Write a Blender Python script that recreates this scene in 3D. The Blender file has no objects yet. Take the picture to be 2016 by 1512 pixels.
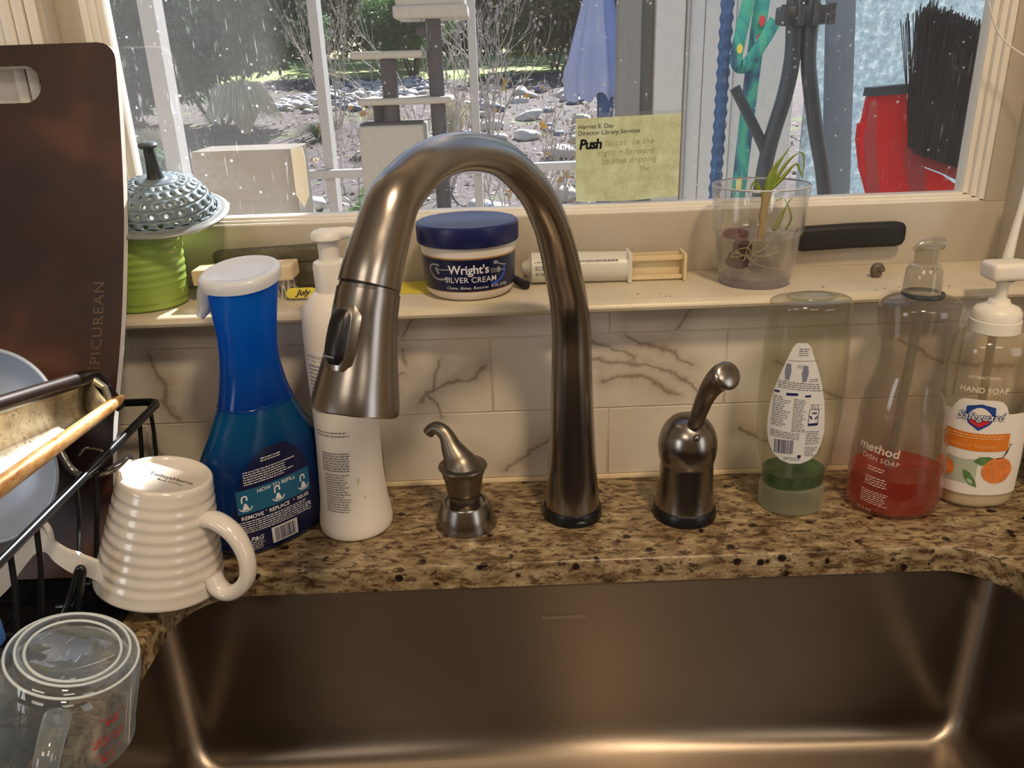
import bpy, bmesh, math, random
import numpy as np
from mathutils import Vector, Matrix, noise
from mathutils.geometry import tessellate_polygon

random.seed(7)
SC = bpy.context.scene
COL = SC.collection
CM = 0.01                      # every length below is written in centimetres
PI = math.pi

# ------------------------------------------------------------------ camera, sky, sun, lamps, exposure
cam_data = bpy.data.cameras.new('camera')
cam = bpy.data.objects.new('camera', cam_data)
COL.objects.link(cam)
cam_data.sensor_width = 36.0
cam_data.lens = 36.0 * 1600.0 / 2016.0
cam_data.clip_start = 0.02
cam_data.clip_end = 400
# right, down, forward axes of the hand-held, slightly rolled camera
_p, _y, _ro = math.radians(21.518), math.radians(-.3008), math.radians(-1.954)
_f = Vector((0, math.cos(_p), -math.sin(_p))); _u = Vector((0, math.sin(_p), math.cos(_p))); _r = Vector((1, 0, 0))
_Z = Matrix.Rotation(_y, 3, 'Z')
_f, _u, _r = _Z @ _f, _Z @ _u, _Z @ _r
_r, _u = math.cos(_ro) * _r + math.sin(_ro) * _u, -math.sin(_ro) * _r + math.cos(_ro) * _u
_m = Matrix(((_r.x, _u.x, -_f.x), (_r.y, _u.y, -_f.y), (_r.z, _u.z, -_f.z)))
cam.matrix_world = Matrix.Translation(Vector((1.58, -74.82, 40.26)) * CM) @ _m.to_4x4()
SC.camera = cam

SC.view_settings.view_transform = 'Standard'
SC.view_settings.look = 'None'
SC.view_settings.gamma = 1.0
SC.view_settings.use_curve_mapping = False
SC.view_settings.exposure = 0.0
try:
    SC.cycles.transparent_max_bounces = 40; SC.cycles.max_bounces = 14; SC.cycles.transmission_bounces = 12
except Exception:
    pass

SUN_TO = Vector((0.30, 1.0, 0.82)).normalized()
world = bpy.data.worlds.new('sky'); SC.world = world; world.use_nodes = True
wn = world.node_tree.nodes; wl = world.node_tree.links
bg = wn['Background']
sky = wn.new('ShaderNodeTexSky'); sky.sky_type = 'NISHITA'; sky.sun_disc = False
sky.sun_elevation = math.asin(SUN_TO.z); sky.sun_rotation = math.atan2(SUN_TO.x, SUN_TO.y)
sky.dust_density = 0.6
wl.new(sky.outputs[0], bg.inputs[0]); bg.inputs[1].default_value = 0.145

sd = bpy.data.lights.new('sun', 'SUN'); sd.energy = 13.5; sd.angle = math.radians(0.6); sd.color = (1.0, 0.98, 0.96)
sun = bpy.data.objects.new('sun', sd); COL.objects.link(sun)
sun.rotation_euler = SUN_TO.to_track_quat('Z', 'Y').to_euler()

def area(name, loc, target, w, h, power, col):
    d = bpy.data.lights.new(name, 'AREA'); d.shape = 'RECTANGLE'; d.size = w * CM; d.size_y = h * CM
    d.energy = power; d.color = col
    o = bpy.data.objects.new(name, d); COL.objects.link(o)
    o.location = Vector(loc) * CM
    o.rotation_euler = (Vector(loc) - Vector(target)).to_track_quat('Z', 'Y').to_euler()
    return o
# the kitchen's warm ceiling lamps behind the photographer, and the light spilling from the rest of the room
area('ceiling_lamp', (36, -94, 146), (16, -30, 0), 15, 15, 13.0, (1.0, 0.76, 0.50))
area('ceiling_lamp', (-60, -170, 146), (0, -20, 0), 60, 60, 8.0, (1.0, 0.86, 0.70))
area('ceiling_lamp', (90, -190, 146), (0, -20, 0), 60, 60, 8.0, (1.0, 0.86, 0.70))
# added cool fill lamps by the side walls, softening shade under the sill
area('side_fill_light', (196, -150, 40), (0, 0, 15), 110, 110, 9.0, (0.92, 0.96, 1.0))
area('side_fill_light', (-256, -210, 50), (0, 0, 15), 130, 110, 20.0, (0.92, 0.96, 1.0))

# ------------------------------------------------------------------ materials
def srgb(*c):
    if len(c) == 1: c = c[0]
    out = []
    for v in c:
        v = v / 255.0
        out.append(v / 12.92 if v <= 0.04045 else ((v + 0.055) / 1.055) ** 2.4)
    return tuple(out) + (1.0,)

class NT:
    def __init__(s, name):
        s.m = bpy.data.materials.new(name); s.m.use_nodes = True
        s.t = s.m.node_tree; s.n = s.t.nodes; s.l = s.t.links
        s.p = s.n['Principled BSDF']; s.out = s.n['Material Output']
    def new(s, k, **kw):
        a = s.n.new(k)
        for q, v in kw.items(): setattr(a, q, v)
        return a
    def link(s, a, b): s.l.new(a, b)
    def coord(s, kind='Object', scale=(1, 1, 1), rot=(0, 0, 0)):
        tc = s.new('ShaderNodeTexCoord'); mp = s.new('ShaderNodeMapping')
        mp.inputs['Scale'].default_value = scale; mp.inputs['Rotation'].default_value = rot
        s.link(tc.outputs[kind], mp.inputs[0]); return mp.outputs[0]
    def noise(s, vec, scale, detail=3, rough=.5, dist=0):
        a = s.new('ShaderNodeTexNoise'); a.inputs['Scale'].default_value = scale
        a.inputs['Detail'].default_value = detail; a.inputs['Roughness'].default_value = rough
        a.inputs['Distortion'].default_value = dist
        if vec is not None: s.link(vec, a.inputs['Vector'])
        return a.outputs[0]
    def ramp(s, fac, stops):
        a = s.new('ShaderNodeValToRGB'); e = a.color_ramp.elements
        e[0].position, e[0].color = stops[0]; e[1].position, e[1].color = stops[-1]
        for p, c in stops[1:-1]:
            x = e.new(p); x.color = c
        s.link(fac, a.inputs[0]); return a.outputs[0]
    def mix(s, fac, a, b):
        x = s.new('ShaderNodeMix', data_type='RGBA')
        for i, v in ((0, fac), (6, a), (7, b)):
            if hasattr(v, 'links'): s.link(v, x.inputs[i])
            else: x.inputs[i].default_value = v
        return x.outputs[2]
    def math(s, op, a, b=0.0, c=None):
        x = s.new('ShaderNodeMath', operation=op)
        for i, v in enumerate((a, b) if c is None else (a, b, c)):
            if hasattr(v, 'links'): s.link(v, x.inputs[i])
            else: x.inputs[i].default_value = v
        return x.outputs[0]
    def bump(s, h, strength=.2, dist=.001):
        b = s.new('ShaderNodeBump'); b.inputs['Strength'].default_value = strength; b.inputs['Distance'].default_value = dist
        s.link(h, b.inputs['Height']); s.link(b.outputs[0], s.p.inputs['Normal'])

def W(v): return (v, v, v, 1)
K0, K1 = W(0), W(1)

def mat(name, col, rough=.5, metal=0, vary=0.0, vscale=40, bump=0, bscale=300, spec=None, sss=0, coat=0):
    s = NT(name); s.p.inputs['Roughness'].default_value = rough; s.p.inputs['Metallic'].default_value = metal
    if spec is not None: s.p.inputs['Specular IOR Level'].default_value = spec
    if coat: s.p.inputs['Coat Weight'].default_value = coat; s.p.inputs['Coat Roughness'].default_value = .08
    if sss:
        s.p.inputs['Subsurface Weight'].default_value = sss; s.p.inputs['Subsurface Scale'].default_value = .01
    if vary:
        v = s.coord(); n = s.noise(v, vscale, 4, .6)
        d = tuple(c * (1 - vary) for c in col[:3]) + (1,); l = tuple(min(1, c * (1 + vary)) for c in col[:3]) + (1,)
        s.link(s.ramp(n, [(.3, d), (.7, l)]), s.p.inputs['Base Color'])
    else:
        s.p.inputs['Base Color'].default_value = col
    if bump:
        s.bump(s.noise(s.coord(), bscale, 3), bump, .0006)
    return s.m

def thin(name, tint, edge=.35, haze=.06, rough=.06, hazecol=None, gl=1.0):
    """clear or tinted thin plastic / glass wall: transparent body, Fresnel gloss, denser at grazing angles"""
    s = NT(name); s.n.remove(s.p)
    tr = s.new('ShaderNodeBsdfTransparent'); tr.inputs[0].default_value = tint
    gl_ = s.new('ShaderNodeBsdfGlossy'); gl_.inputs['Roughness'].default_value = rough; gl_.inputs[0].default_value = W(gl)
    df = s.new('ShaderNodeBsdfTranslucent'); df.inputs[0].default_value = hazecol or W(.8)
    dd = s.new('ShaderNodeBsdfDiffuse'); dd.inputs[0].default_value = hazecol or W(.8)
    ad = s.new('ShaderNodeMixShader'); ad.inputs[0].default_value = .5
    s.link(df.outputs[0], ad.inputs[1]); s.link(dd.outputs[0], ad.inputs[2])
    lw = s.new('ShaderNodeLayerWeight'); lw.inputs[0].default_value = .5
    f = s.math('MULTIPLY_ADD', s.math('POWER', lw.outputs['Facing'], 2.5), edge, haze)
    m1 = s.new('ShaderNodeMixShader'); s.link(f, m1.inputs[0]); s.link(tr.outputs[0], m1.inputs[1]); s.link(ad.outputs[0], m1.inputs[2])
    frs = s.math('MULTIPLY_ADD', s.math('POWER', lw.outputs['Facing'], 4.0), .7, .045)
    m2 = s.new('ShaderNodeMixShader'); s.link(frs, m2.inputs[0]); s.link(m1.outputs[0], m2.inputs[1]); s.link(gl_.outputs[0], m2.inputs[2])
    s.link(m2.outputs[0], s.out.inputs[0]); return s.m

def glass(name, col=K1, ior=1.45, rough=0.0):
    s = NT(name); s.p.inputs['Base Color'].default_value = col; s.p.inputs['Transmission Weight'].default_value = 1
    s.p.inputs['Roughness'].default_value = rough; s.p.inputs['IOR'].default_value = ior; return s.m

def steel(name, col, rough=.28, stretch=(1, 1, 60), scale=60, amount=.12, aniso=.5):
    s = NT(name); p = s.p; p.inputs['Metallic'].default_value = 1; p.inputs['Base Color'].default_value = col
    p.inputs['Anisotropic'].default_value = aniso
    v = s.coord('Object', stretch); n = s.noise(v, scale, 3)
    s.link(s.math('MULTIPLY_ADD', n, amount, rough - amount / 2), p.inputs['Roughness'])
    return s.m

M = {}
M['faucet'] = steel('brushed_nickel', srgb(150, 144, 138), .24, (30, 30, 1), 30, .06, .3)
M['faucet_dark'] = steel('brushed_nickel_matt', srgb(132, 124, 114), .36, (30, 30, 1), 30, .06, .2)
M['black'] = mat('black_plastic', srgb(14, 14, 16), .35)
M['blackrubber'] = mat('black_rubber', srgb(22, 22, 22), .6)
M['rackwire'] = mat('black_coated_wire', srgb(20, 24, 28), .22, spec=.7)
M['chrome'] = mat('chrome_wire', srgb(205, 200, 190), .14, 1)
M['white_pl'] = mat('white_plastic', srgb(226, 222, 214), .35, sss=.05)
M['lotion'] = mat('white_bottle_plastic', srgb(232, 224, 214), .38, sss=.05)
M['frost'] = mat('frosted_white_plastic', srgb(232, 226, 212), .35, sss=.2)
M['navy'] = mat('navy_plastic', srgb(28, 36, 92), .33, vary=.12, vscale=60)
M['navy_label'] = mat('navy_label_paper', srgb(16, 22, 62), .3)
M['gold'] = mat('gold_print', srgb(176, 134, 74), .4)
M['print_white'] = mat('white_print', srgb(225, 225, 228), .5)
M['print_grey'] = mat('grey_print', srgb(120, 116, 120), .6)
M['print_dark'] = mat('dark_print', srgb(38, 36, 44), .6)
M['print_navy'] = mat('navy_print', srgb(28, 34, 84), .5)
M['label_white'] = mat('white_label_paper', srgb(220, 218, 216), .45)
M['mug'] = mat('white_glazed_stoneware', srgb(226, 218, 208), .16, coat=.5)
M['greenpot'] = mat('lime_green_plastic', srgb(146, 172, 78), .4)
M['strain'] = mat('blue_grey_rubber', srgb(108, 124, 132), .34, bump=.1)
M['strain_flange'] = mat('grey_metal_flange', srgb(150, 154, 150), .34, .6, vary=.08)
M['strain_stem'] = mat('dark_grey_rubber', srgb(52, 58, 60), .35)
M['paint'] = mat('cream_gloss_paint', srgb(184, 174, 156), .38, vary=.035, vscale=12, bump=.05, bscale=60)
M['paint_white'] = mat('white_gloss_paint', srgb(232, 226, 214), .35, vary=.03, vscale=15)
M['sillpaint'] = mat('worn_cream_sill_paint', srgb(206, 194, 170), .36, vary=.06, vscale=30, bump=.08, bscale=90)
M['wallpaint'] = mat('wall_paint', srgb(206, 186, 150), .7, vary=.02)
M['ceilpaint'] = mat('ceiling_paint', srgb(222, 212, 196), .8)
M['grout'] = mat('grout', srgb(206, 194, 176), .8, vary=.08, vscale=80)
M['caulk'] = mat('cream_caulk', srgb(222, 204, 170), .5, vary=.05, vscale=90, bump=.2, bscale=200)
M['woodblock'] = mat('pale_brush_wood', srgb(214, 190, 150), .5, vary=.10, vscale=50)
M['bristle'] = mat('white_bristle', srgb(222, 216, 200), .5)
M['oldmetal'] = mat('weathered_dark_metal', srgb(92, 88, 66), .5, .3, vary=.35, vscale=90, bump=.3)
M['yellow'] = mat('yellow_paper', srgb(216, 200, 70), .6)
M['syringe'] = mat('white_barrel_plastic', srgb(206, 204, 190), .35, sss=.1)
M['plunger'] = mat('beige_plunger_plastic', srgb(220, 200, 158), .4, sss=.1)
M['orange_lab'] = mat('orange_print', srgb(216, 120, 34), .45)
M['red_print'] = mat('red_print', srgb(190, 40, 48), .45)
M['redcup'] = mat('red_measure_print', srgb(226, 56, 40), .5)
M['blue_print'] = mat('blue_print', srgb(30, 66, 140), .4)
M['teal_print'] = mat('teal_print', srgb(24, 92, 128), .4)
M['leaf_print'] = mat('green_leaf_print', srgb(86, 122, 70), .5, vary=.25, vscale=120)
M['fruit_print'] = mat('tangerine_print', srgb(228, 130, 60), .5, vary=.25, vscale=60)
M['pale_green_print'] = mat('pale_sage_print', srgb(178, 184, 160), .5)
M['bowl'] = mat('satin_stainless', srgb(186, 200, 220), .4, .25, vary=.06, vscale=30)
M['tray'] = mat('black_drain_tray', srgb(10, 11, 14), .4)
M['blueplastic'] = mat('blue_plastic', srgb(50, 110, 190), .4)
M['stem_green'] = mat('green_shoot', srgb(128, 150, 56), .45, sss=.1)
M['stem_dry'] = mat('dry_leaf_base', srgb(170, 150, 104), .6)
M['root'] = mat('pale_root', srgb(196, 176, 138), .6)
M['bulb'] = mat('maroon_bulb_skin', srgb(88, 44, 40), .5, vary=.4, vscale=150)
M['snail'] = mat('grey_brown_shell', srgb(96, 82, 68), .4, vary=.3, vscale=250)
M['broom_bristle'] = mat('black_broom_bristle', srgb(14, 22, 32), .55)
M['wallbeige'] = mat('porch_panel_white', srgb(204, 202, 200), .6, vary=.04)
M['postpaint'] = mat('porch_post_paint', srgb(176, 173, 170), .55, vary=.04)
M['greycol'] = mat('grey_door_frame', srgb(126, 126, 126), .5)
M['darkgap'] = mat('dark_door_panel', srgb(84, 84, 80), .5)
M['card'] = mat('brown_cardboard', srgb(104, 96, 84), .8, vary=.08, vscale=14)
M['carpet'] = mat('cream_plush', srgb(176, 170, 160), .9, vary=.06, vscale=60, bump=.6, bscale=200)
M['sisal'] = mat('dark_sisal', srgb(70, 66, 70), .9, vary=.25, vscale=200)
M['umb'] = mat('periwinkle_canvas', srgb(130, 150, 206), .75, vary=.1, vscale=3)
M['umb_l'] = mat('pale_blue_canvas', srgb(176, 186, 222), .75, vary=.08, vscale=3)
M['bluerope'] = mat('blue_crimped_fabric', srgb(38, 84, 140), .7, vary=.25, vscale=40, bump=.5, bscale=120)
M['frame_tube'] = mat('slate_blue_tube', srgb(40, 56, 74), .4, vary=.15, vscale=30)
M['teal_a'] = None
M['yellow_a'] = mat('yellow_fabric_spot', srgb(214, 206, 96), .7)
M['red_a'] = mat('red_fabric_spot', srgb(196, 50, 70), .7)
M['strip_dark'] = mat('slate_panel_edge', srgb(86, 104, 126), .5, vary=.1, vscale=20)
M['cordwhite'] = mat('white_cord', srgb(214, 206, 190), .5)
M['bark'] = mat('pale_grey_bark', srgb(186, 174, 164), .8, vary=.2, vscale=20)
M['barkdark'] = mat('dark_bark', srgb(90, 78, 66), .85, vary=.2, vscale=20)
M['dryleaf'] = mat('yellow_dry_leaf', srgb(214, 160, 60), .6)
M['dead_grass'] = mat('straw_grass_blade', srgb(214, 202, 172), .7, vary=.2, vscale=3)
M['green_blade'] = mat('green_blade', srgb(84, 112, 58), .6, vary=.3, vscale=3)
M['stone'] = mat('river_stone', srgb(206, 200, 194), .75, vary=.22, vscale=3)
M['slate'] = mat('blue_grey_flagstone', srgb(110, 120, 142), .7, vary=.15, vscale=2)
M['spoon'] = mat('silver_print', srgb(150, 156, 168), .4)

def leafmat(name, a, b, tr=.35, rough=.3):
    s = NT(name); oi = s.new('ShaderNodeTexCoord'); n = s.noise(oi.outputs['Object'], 2.2, 4, .7)
    n2 = s.noise(oi.outputs['Object'], 14, 2)
    c = s.mix(n2, a, b); s.link(c, s.p.inputs['Base Color']); s.p.inputs['Roughness'].default_value = rough
    t = s.new('ShaderNodeBsdfTranslucent'); s.link(c, t.inputs[0])
    mx = s.new('ShaderNodeMixShader'); mx.inputs[0].default_value = tr
    s.link(s.p.outputs[0], mx.inputs[1]); s.link(t.outputs[0], mx.inputs[2]); s.link(mx.outputs[0], s.out.inputs[0]); return s.m
M['leaf_dark'] = leafmat('glossy_dark_leaf', srgb(30, 52, 34), srgb(116, 150, 112), .4, .18)
M['leaf_mid'] = leafmat('conifer_green', srgb(60, 92, 50), srgb(120, 150, 96), .4, .5)
M['leaf_olive'] = leafmat('olive_leaf', srgb(66, 70, 48), srgb(130, 130, 96), .3, .4)

M['red_tool'] = leafmat('red_plastic', srgb(255, 0, 44), srgb(250, 8, 54), .85, .35)
M['red_tool_light'] = leafmat('pale_red_plastic', srgb(226, 100, 112), srgb(206, 80, 92), .6, .4)
# clear things
M['clear_green'] = thin('clear_grey_bottle_wall', srgb(242, 242, 234), .38, .05, .08, srgb(190, 186, 166))
M['clear_grey'] = thin('clear_smoky_bottle_wall', srgb(234, 231, 227), .40, .07, .08, srgb(170, 164, 152))
M['clear_soap'] = thin('clear_soap_bottle_wall', srgb(244, 240, 232), .3, .07, .1, srgb(216, 206, 180))
M['clear_pump'] = thin('clear_pump_plastic', srgb(226, 222, 212), .6, .25, .12, srgb(226, 222, 210))
M['frost_cap'] = thin('frosted_cap_plastic', srgb(214, 216, 196), .4, .34, .3, srgb(214, 214, 188))
M['green_liq'] = thin('green_liquid', srgb(150, 200, 160), .2, .30, .1, srgb(66, 140, 84))
M['green_deep'] = thin('deep_green_liquid', srgb(60, 150, 110), .3, .4, .1, srgb(20, 110, 70))
M['orange_liq'] = thin('orange_red_liquid', srgb(250, 160, 130), .25, .32, .06, srgb(236, 84, 44))
M['tumbler'] = thin('clear_tumbler_plastic', srgb(252, 252, 252), .32, .015, .03, srgb(176, 174, 184))
M['water'] = thin('water_surface', srgb(246, 245, 244), .18, .04, .02, srgb(176, 172, 170))
M['cupglass'] = thin('clear_pressed_glass', srgb(240, 243, 245), .7, .09, .02, srgb(200, 212, 218), 1.5)  # edge haze raised to paint white glints along the glass
M['tape'] = thin('clear_tape', srgb(240, 240, 236), .2, .10, .2)
M['frostpanel'] = None

def blue_bottle():
    s = NT('translucent_blue_bottle'); s.p.inputs['Roughness'].default_value = .16
    v = s.coord('Object', (1, 1, 1)); 
    sp = s.new('ShaderNodeSeparateXYZ'); s.link(v, sp.inputs[0])
    r = s.ramp(s.math('MULTIPLY', sp.outputs[2], 3.6), [(0, srgb(4, 30, 84)), (.32, srgb(4, 48, 110)), (.47, srgb(2, 92, 144)), (.5, srgb(2, 66, 170)), (.66, srgb(12, 116, 232)), (1, srgb(40, 170, 255))])  # upper stops brightened to paint the sky glowing through the bottle
    s.link(r, s.p.inputs['Base Color'])
    t = s.new('ShaderNodeBsdfTranslucent'); s.link(s.mix(.35, r, srgb(90, 190, 255)), t.inputs[0])
    mx = s.new('ShaderNodeMixShader')
    s.link(s.ramp(s.math('MULTIPLY', sp.outputs[2], 3.6), [(.35, W(.25)), (.7, W(.74))]), mx.inputs[0])
    s.link(s.p.outputs[0], mx.inputs[1]); s.link(t.outputs[0], mx.inputs[2]); s.link(mx.outputs[0], s.out.inputs[0]); return s.m
M['bluebottle'] = blue_bottle()
M['blueinner'] = mat('dark_blue_trigger', srgb(8, 50, 120), .4)
M['bluecap'] = mat('pearl_white_cap', srgb(210, 214, 220), .25, sss=.1)

def print_fabric():
    s = NT('teal_print_fabric'); n = s.noise(s.coord('Object', (1, 1, .5)), 14, 3, .6, 1.5)
    c = s.ramp(n, [(.30, srgb(20, 60, 110)), (.42, srgb(24, 92, 130)), (.5, srgb(30, 160, 160)), (.58, srgb(70, 176, 150)), (.66, srgb(28, 70, 120)), (.78, srgb(214, 222, 214))])
    s.link(c, s.p.inputs['Base Color']); s.p.inputs['Roughness'].default_value = .7; return s.m
M['teal_a'] = print_fabric()
def cut_board():
    s = NT('stained_composite_board'); v = s.coord('Object', (1, 1, 1))
    n1 = s.noise(v, 5.5, 3, .55); n2 = s.noise(v, 160, 3)
    c = s.ramp(n1, [(.38, srgb(26, 10, 8)), (.5, srgb(56, 26, 16)), (.6, srgb(98, 60, 40)), (.74, srgb(130, 92, 70))])
    c = s.mix(s.math('MULTIPLY', n2, .5), c, srgb(52, 34, 24))
    s.link(c, s.p.inputs['Base Color']); s.p.inputs['Roughness'].default_value = .42
    s.bump(n2, .15, .0005); return s.m
M['board'] = cut_board()
M['board_edge_sunlit'] = mat('board_edge_sunlit', srgb(226, 220, 212), .6)  # near-white edge colour paints the sun on the dark board's rim
M['engrave'] = mat('worn_engraving', srgb(92, 70, 56), .6)

def granite():
    s = NT('speckled_tan_granite'); v = s.coord('Object', (1, 1, 1)); vs = s.coord('Object', (.8, 1.7, 1.7), (0, 0, .35))
    a = s.noise(vs, 42, 6, .68, .4); b = s.noise(v, 120, 4, .7); d = s.noise(vs, 95, 5, .7, .3)
    c = s.ramp(a, [(.30, srgb(66, 50, 36)), (.40, srgb(108, 88, 62)), (.5, srgb(148, 128, 96)), (.62, srgb(174, 156, 122)), (.75, srgb(192, 178, 148))])
    c = s.mix(s.ramp(d, [(.40, W(.9)), (.50, K0)]), c, srgb(64, 42, 26))
    vo = s.new('ShaderNodeTexVoronoi'); vo.inputs['Scale'].default_value = 78; s.link(v, vo.inputs['Vector'])
    sp = s.math('MULTIPLY', s.ramp(vo.outputs['Distance'], [(.24, K1), (.36, K0)]), s.ramp(s.noise(v, 55, 2), [(.54, K0), (.60, K1)]))
    c = s.mix(sp, c, srgb(34, 22, 18))
    vo2 = s.new('ShaderNodeTexVoronoi'); vo2.inputs['Scale'].default_value = 130; s.link(v, vo2.inputs['Vector'])
    sp2 = s.math('MULTIPLY', s.ramp(vo2.outputs['Distance'], [(.2, K1), (.34, K0)]), s.ramp(b, [(.56, K0), (.62, K1)]))
    c = s.mix(sp2, c, srgb(120, 60, 34))
    s.link(c, s.p.inputs['Base Color']); s.p.inputs['Roughness'].default_value = .30
    s.p.inputs['Specular IOR Level'].default_value = .45
    return s.m
M['granite'] = granite()

def sink_steel():
    s = NT('brushed_sink_steel'); p = s.p; p.inputs['Metallic'].default_value = 1; p.inputs['Base Color'].default_value = srgb(140, 129, 118)
    v = s.coord('Object', (1.5, 30, 60)); n = s.noise(v, 40, 4); big = s.noise(s.coord('Object'), 9, 3)
    s.link(s.math('ADD', s.math('MULTIPLY_ADD', n, .10, .27), s.math('MULTIPLY', big, .06)), p.inputs['Roughness'])
    tg = s.new('ShaderNodeTangent'); tg.direction_type = 'RADIAL'; tg.axis = 'Z'; s.link(tg.outputs[0], p.inputs['Tangent'])
    p.inputs['Anisotropic'].default_value = .88; p.inputs['Anisotropic Rotation'].default_value = 0.25
    sp = s.noise(s.coord('Object'), 260, 2)
    s.bump(s.math('ADD', n, s.math('MULTIPLY', sp, .5)), .10, .0006); return s.m
M['sink'] = sink_steel()

# marble veins: polylines on the wall plane (x, z in cm), width, strength
VEINS = [
 [(-10.5, 18.8), (-9.2, 17.4), (-8.8, 16.2)], [(-7.0, 18.6), (-8.4, 16.0)],
 [(-6.4, 10.2), (-5.2, 10.9), (-3.4, 11.0), (-1.6, 11.7), (-.6, 12.6)], [(-7.2, 8.9), (-6.5, 9.8), (-5.9, 10.6), (-5.6, 12.0), (-5.0, 13.4)],
 [(-6.4, 9.9), (-5.6, 8.9), (-5.1, 7.6)], [(-8.6, 14.6), (-8.2, 12.9)], [(-10.6, 10.6), (-9.4, 11.9), (-8.6, 12.2)],
 [(6.4, 14.5), (8.4, 13.4), (11.6, 12.5), (15.2, 12.4), (17.2, 11.4), (19.6, 10.2), (20.8, 9.2)],
 [(13.0, 15.5), (15.0, 14.4), (18.0, 13.4), (19.6, 11.8)], [(9.0, 15.4), (11.6, 14.1), (14.2, 12.9)], [(11.0, 11.0), (13.8, 11.2), (16.2, 10.4), (18.6, 8.9)],
 [(17.8, 15.9), (19.6, 18.0), (20.6, 18.9)],
 [(1.0, 1.4), (3.0, 2.9), (5.5, 4.3)], [(-33.0, 15.1), (-32.7, 13.6), (-32.0, 12.0), (-32.3, 10.2), (-31.4, 8.3)],
 [(-17.0, 10.0), (-14.6, 11.4), (-13.4, 13.0)], [(28, 12), (31, 10.4), (35, 8)], [(40, 14), (44, 11.5), (52, 10.6)], [(-35, 6.5), (-33.6, 4.0), (-33.0, 1.0)],
 [(-46, 14), (-50, 10), (-54, 8.4)], [(25, 5.0), (29, 3.2), (33, 2.6)]]
def marble():
    s = NT('veined_marble_tile'); v = s.coord('Object')
    n = s.new('ShaderNodeTexNoise'); n.inputs['Scale'].default_value = 38; n.inputs['Detail'].default_value = 5; n.inputs['Roughness'].default_value = .6
    s.link(v, n.inputs['Vector'])
    sub = s.new('ShaderNodeVectorMath', operation='SUBTRACT'); s.link(n.outputs['Color'], sub.inputs[0]); sub.inputs[1].default_value = (.5, .5, .5)
    sc = s.new('ShaderNodeVectorMath', operation='SCALE'); s.link(sub.outputs[0], sc.inputs[0]); sc.inputs['Scale'].default_value = .022
    ad = s.new('ShaderNodeVectorMath', operation='ADD'); s.link(v, ad.inputs[0]); s.link(sc.outputs[0], ad.inputs[1])
    fl = s.new('ShaderNodeVectorMath', operation='MULTIPLY'); s.link(ad.outputs[0], fl.inputs[0]); fl.inputs[1].default_value = (1, 0, 1)
    P = fl.outputs[0]; best = None
    for line in VEINS:
        for (x0, z0), (x1, z1) in zip(line[:-1], line[1:]):
            a = Vector((x0, 0, z0)) * CM; b = Vector((x1, 0, z1)) * CM; d = b - a
            pa = s.new('ShaderNodeVectorMath', operation='SUBTRACT'); s.link(P, pa.inputs[0]); pa.inputs[1].default_value = a
            dt = s.new('ShaderNodeVectorMath', operation='DOT_PRODUCT'); s.link(pa.outputs[0], dt.inputs[0]); dt.inputs[1].default_value = d / d.length_squared
            cl = s.new('ShaderNodeClamp'); s.link(dt.outputs['Value'], cl.inputs[0])
            pr = s.new('ShaderNodeVectorMath', operation='SCALE'); pr.inputs[0].default_value = d; s.link(cl.outputs[0], pr.inputs['Scale'])
            di = s.new('ShaderNodeVectorMath', operation='DISTANCE'); s.link(pa.outputs[0], di.inputs[0]); s.link(pr.outputs[0], di.inputs[1])
            best = di.outputs['Value'] if best is None else s.math('MINIMUM', best, di.outputs['Value'])
    wv = s.noise(v, 26, 4, .7); wid = s.math('MULTIPLY_ADD', wv, .0095, -.0018)
    core = s.math('SUBTRACT', 1.0, s.math('DIVIDE', best, s.math('MAXIMUM', wid, .0006))); core.node.use_clamp = True
    halo = s.math('SUBTRACT', 1.0, s.math('DIVIDE', best, .030)); halo.node.use_clamp = True
    base = s.ramp(s.noise(v, 9, 4, .6), [(.3, srgb(212, 202, 188)), (.7, srgb(230, 220, 204))])
    c = s.mix(s.math('MULTIPLY', s.math('POWER', halo, 2.0), s.math('MULTIPLY', wv, .95)), base, srgb(150, 132, 112))
    c = s.mix(s.math('MULTIPLY', core, .65), c, srgb(118, 100, 82))
    s.link(c, s.p.inputs['Base Color']); s.p.inputs['Roughness'].default_value = .33
    s.p.inputs['Specular IOR Level'].default_value = .35
    return s.m
M['marble'] = marble()

def pan_metal():
    s = NT('worn_aluminium'); v = s.coord('Object'); s.p.inputs['Metallic'].default_value = .85
    n = s.noise(v, 60, 4, .6); n2 = s.noise(v, 420, 3)
    c = s.ramp(n, [(.3, srgb(150, 138, 112)), (.6, srgb(206, 200, 180))]); c = s.mix(s.ramp(n2, [(.62, K0), (.72, K1)]), c, srgb(96, 70, 40))
    s.link(c, s.p.inputs['Base Color']); s.p.inputs['Roughness'].default_value = .42; return s.m
M['pan'] = pan_metal()
def pan_rim():
    s = NT('baked_brown_rim'); v = s.coord('Object', (2, .6, 2)); n = s.noise(v, 60, 5, .7)
    c = s.ramp(n, [(.3, srgb(150, 92, 44)), (.45, srgb(214, 160, 96)), (.6, srgb(236, 204, 150)), (.8, srgb(240, 226, 196))])
    s.link(c, s.p.inputs['Base Color']); s.p.inputs['Roughness'].default_value = .4; s.p.inputs['Metallic'].default_value = .3; return s.m
M['pan_rim'] = pan_rim()
M['pan_dark'] = mat('burnt_black_rim', srgb(40, 26, 18), .35, .3, vary=.4, vscale=40)

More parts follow.
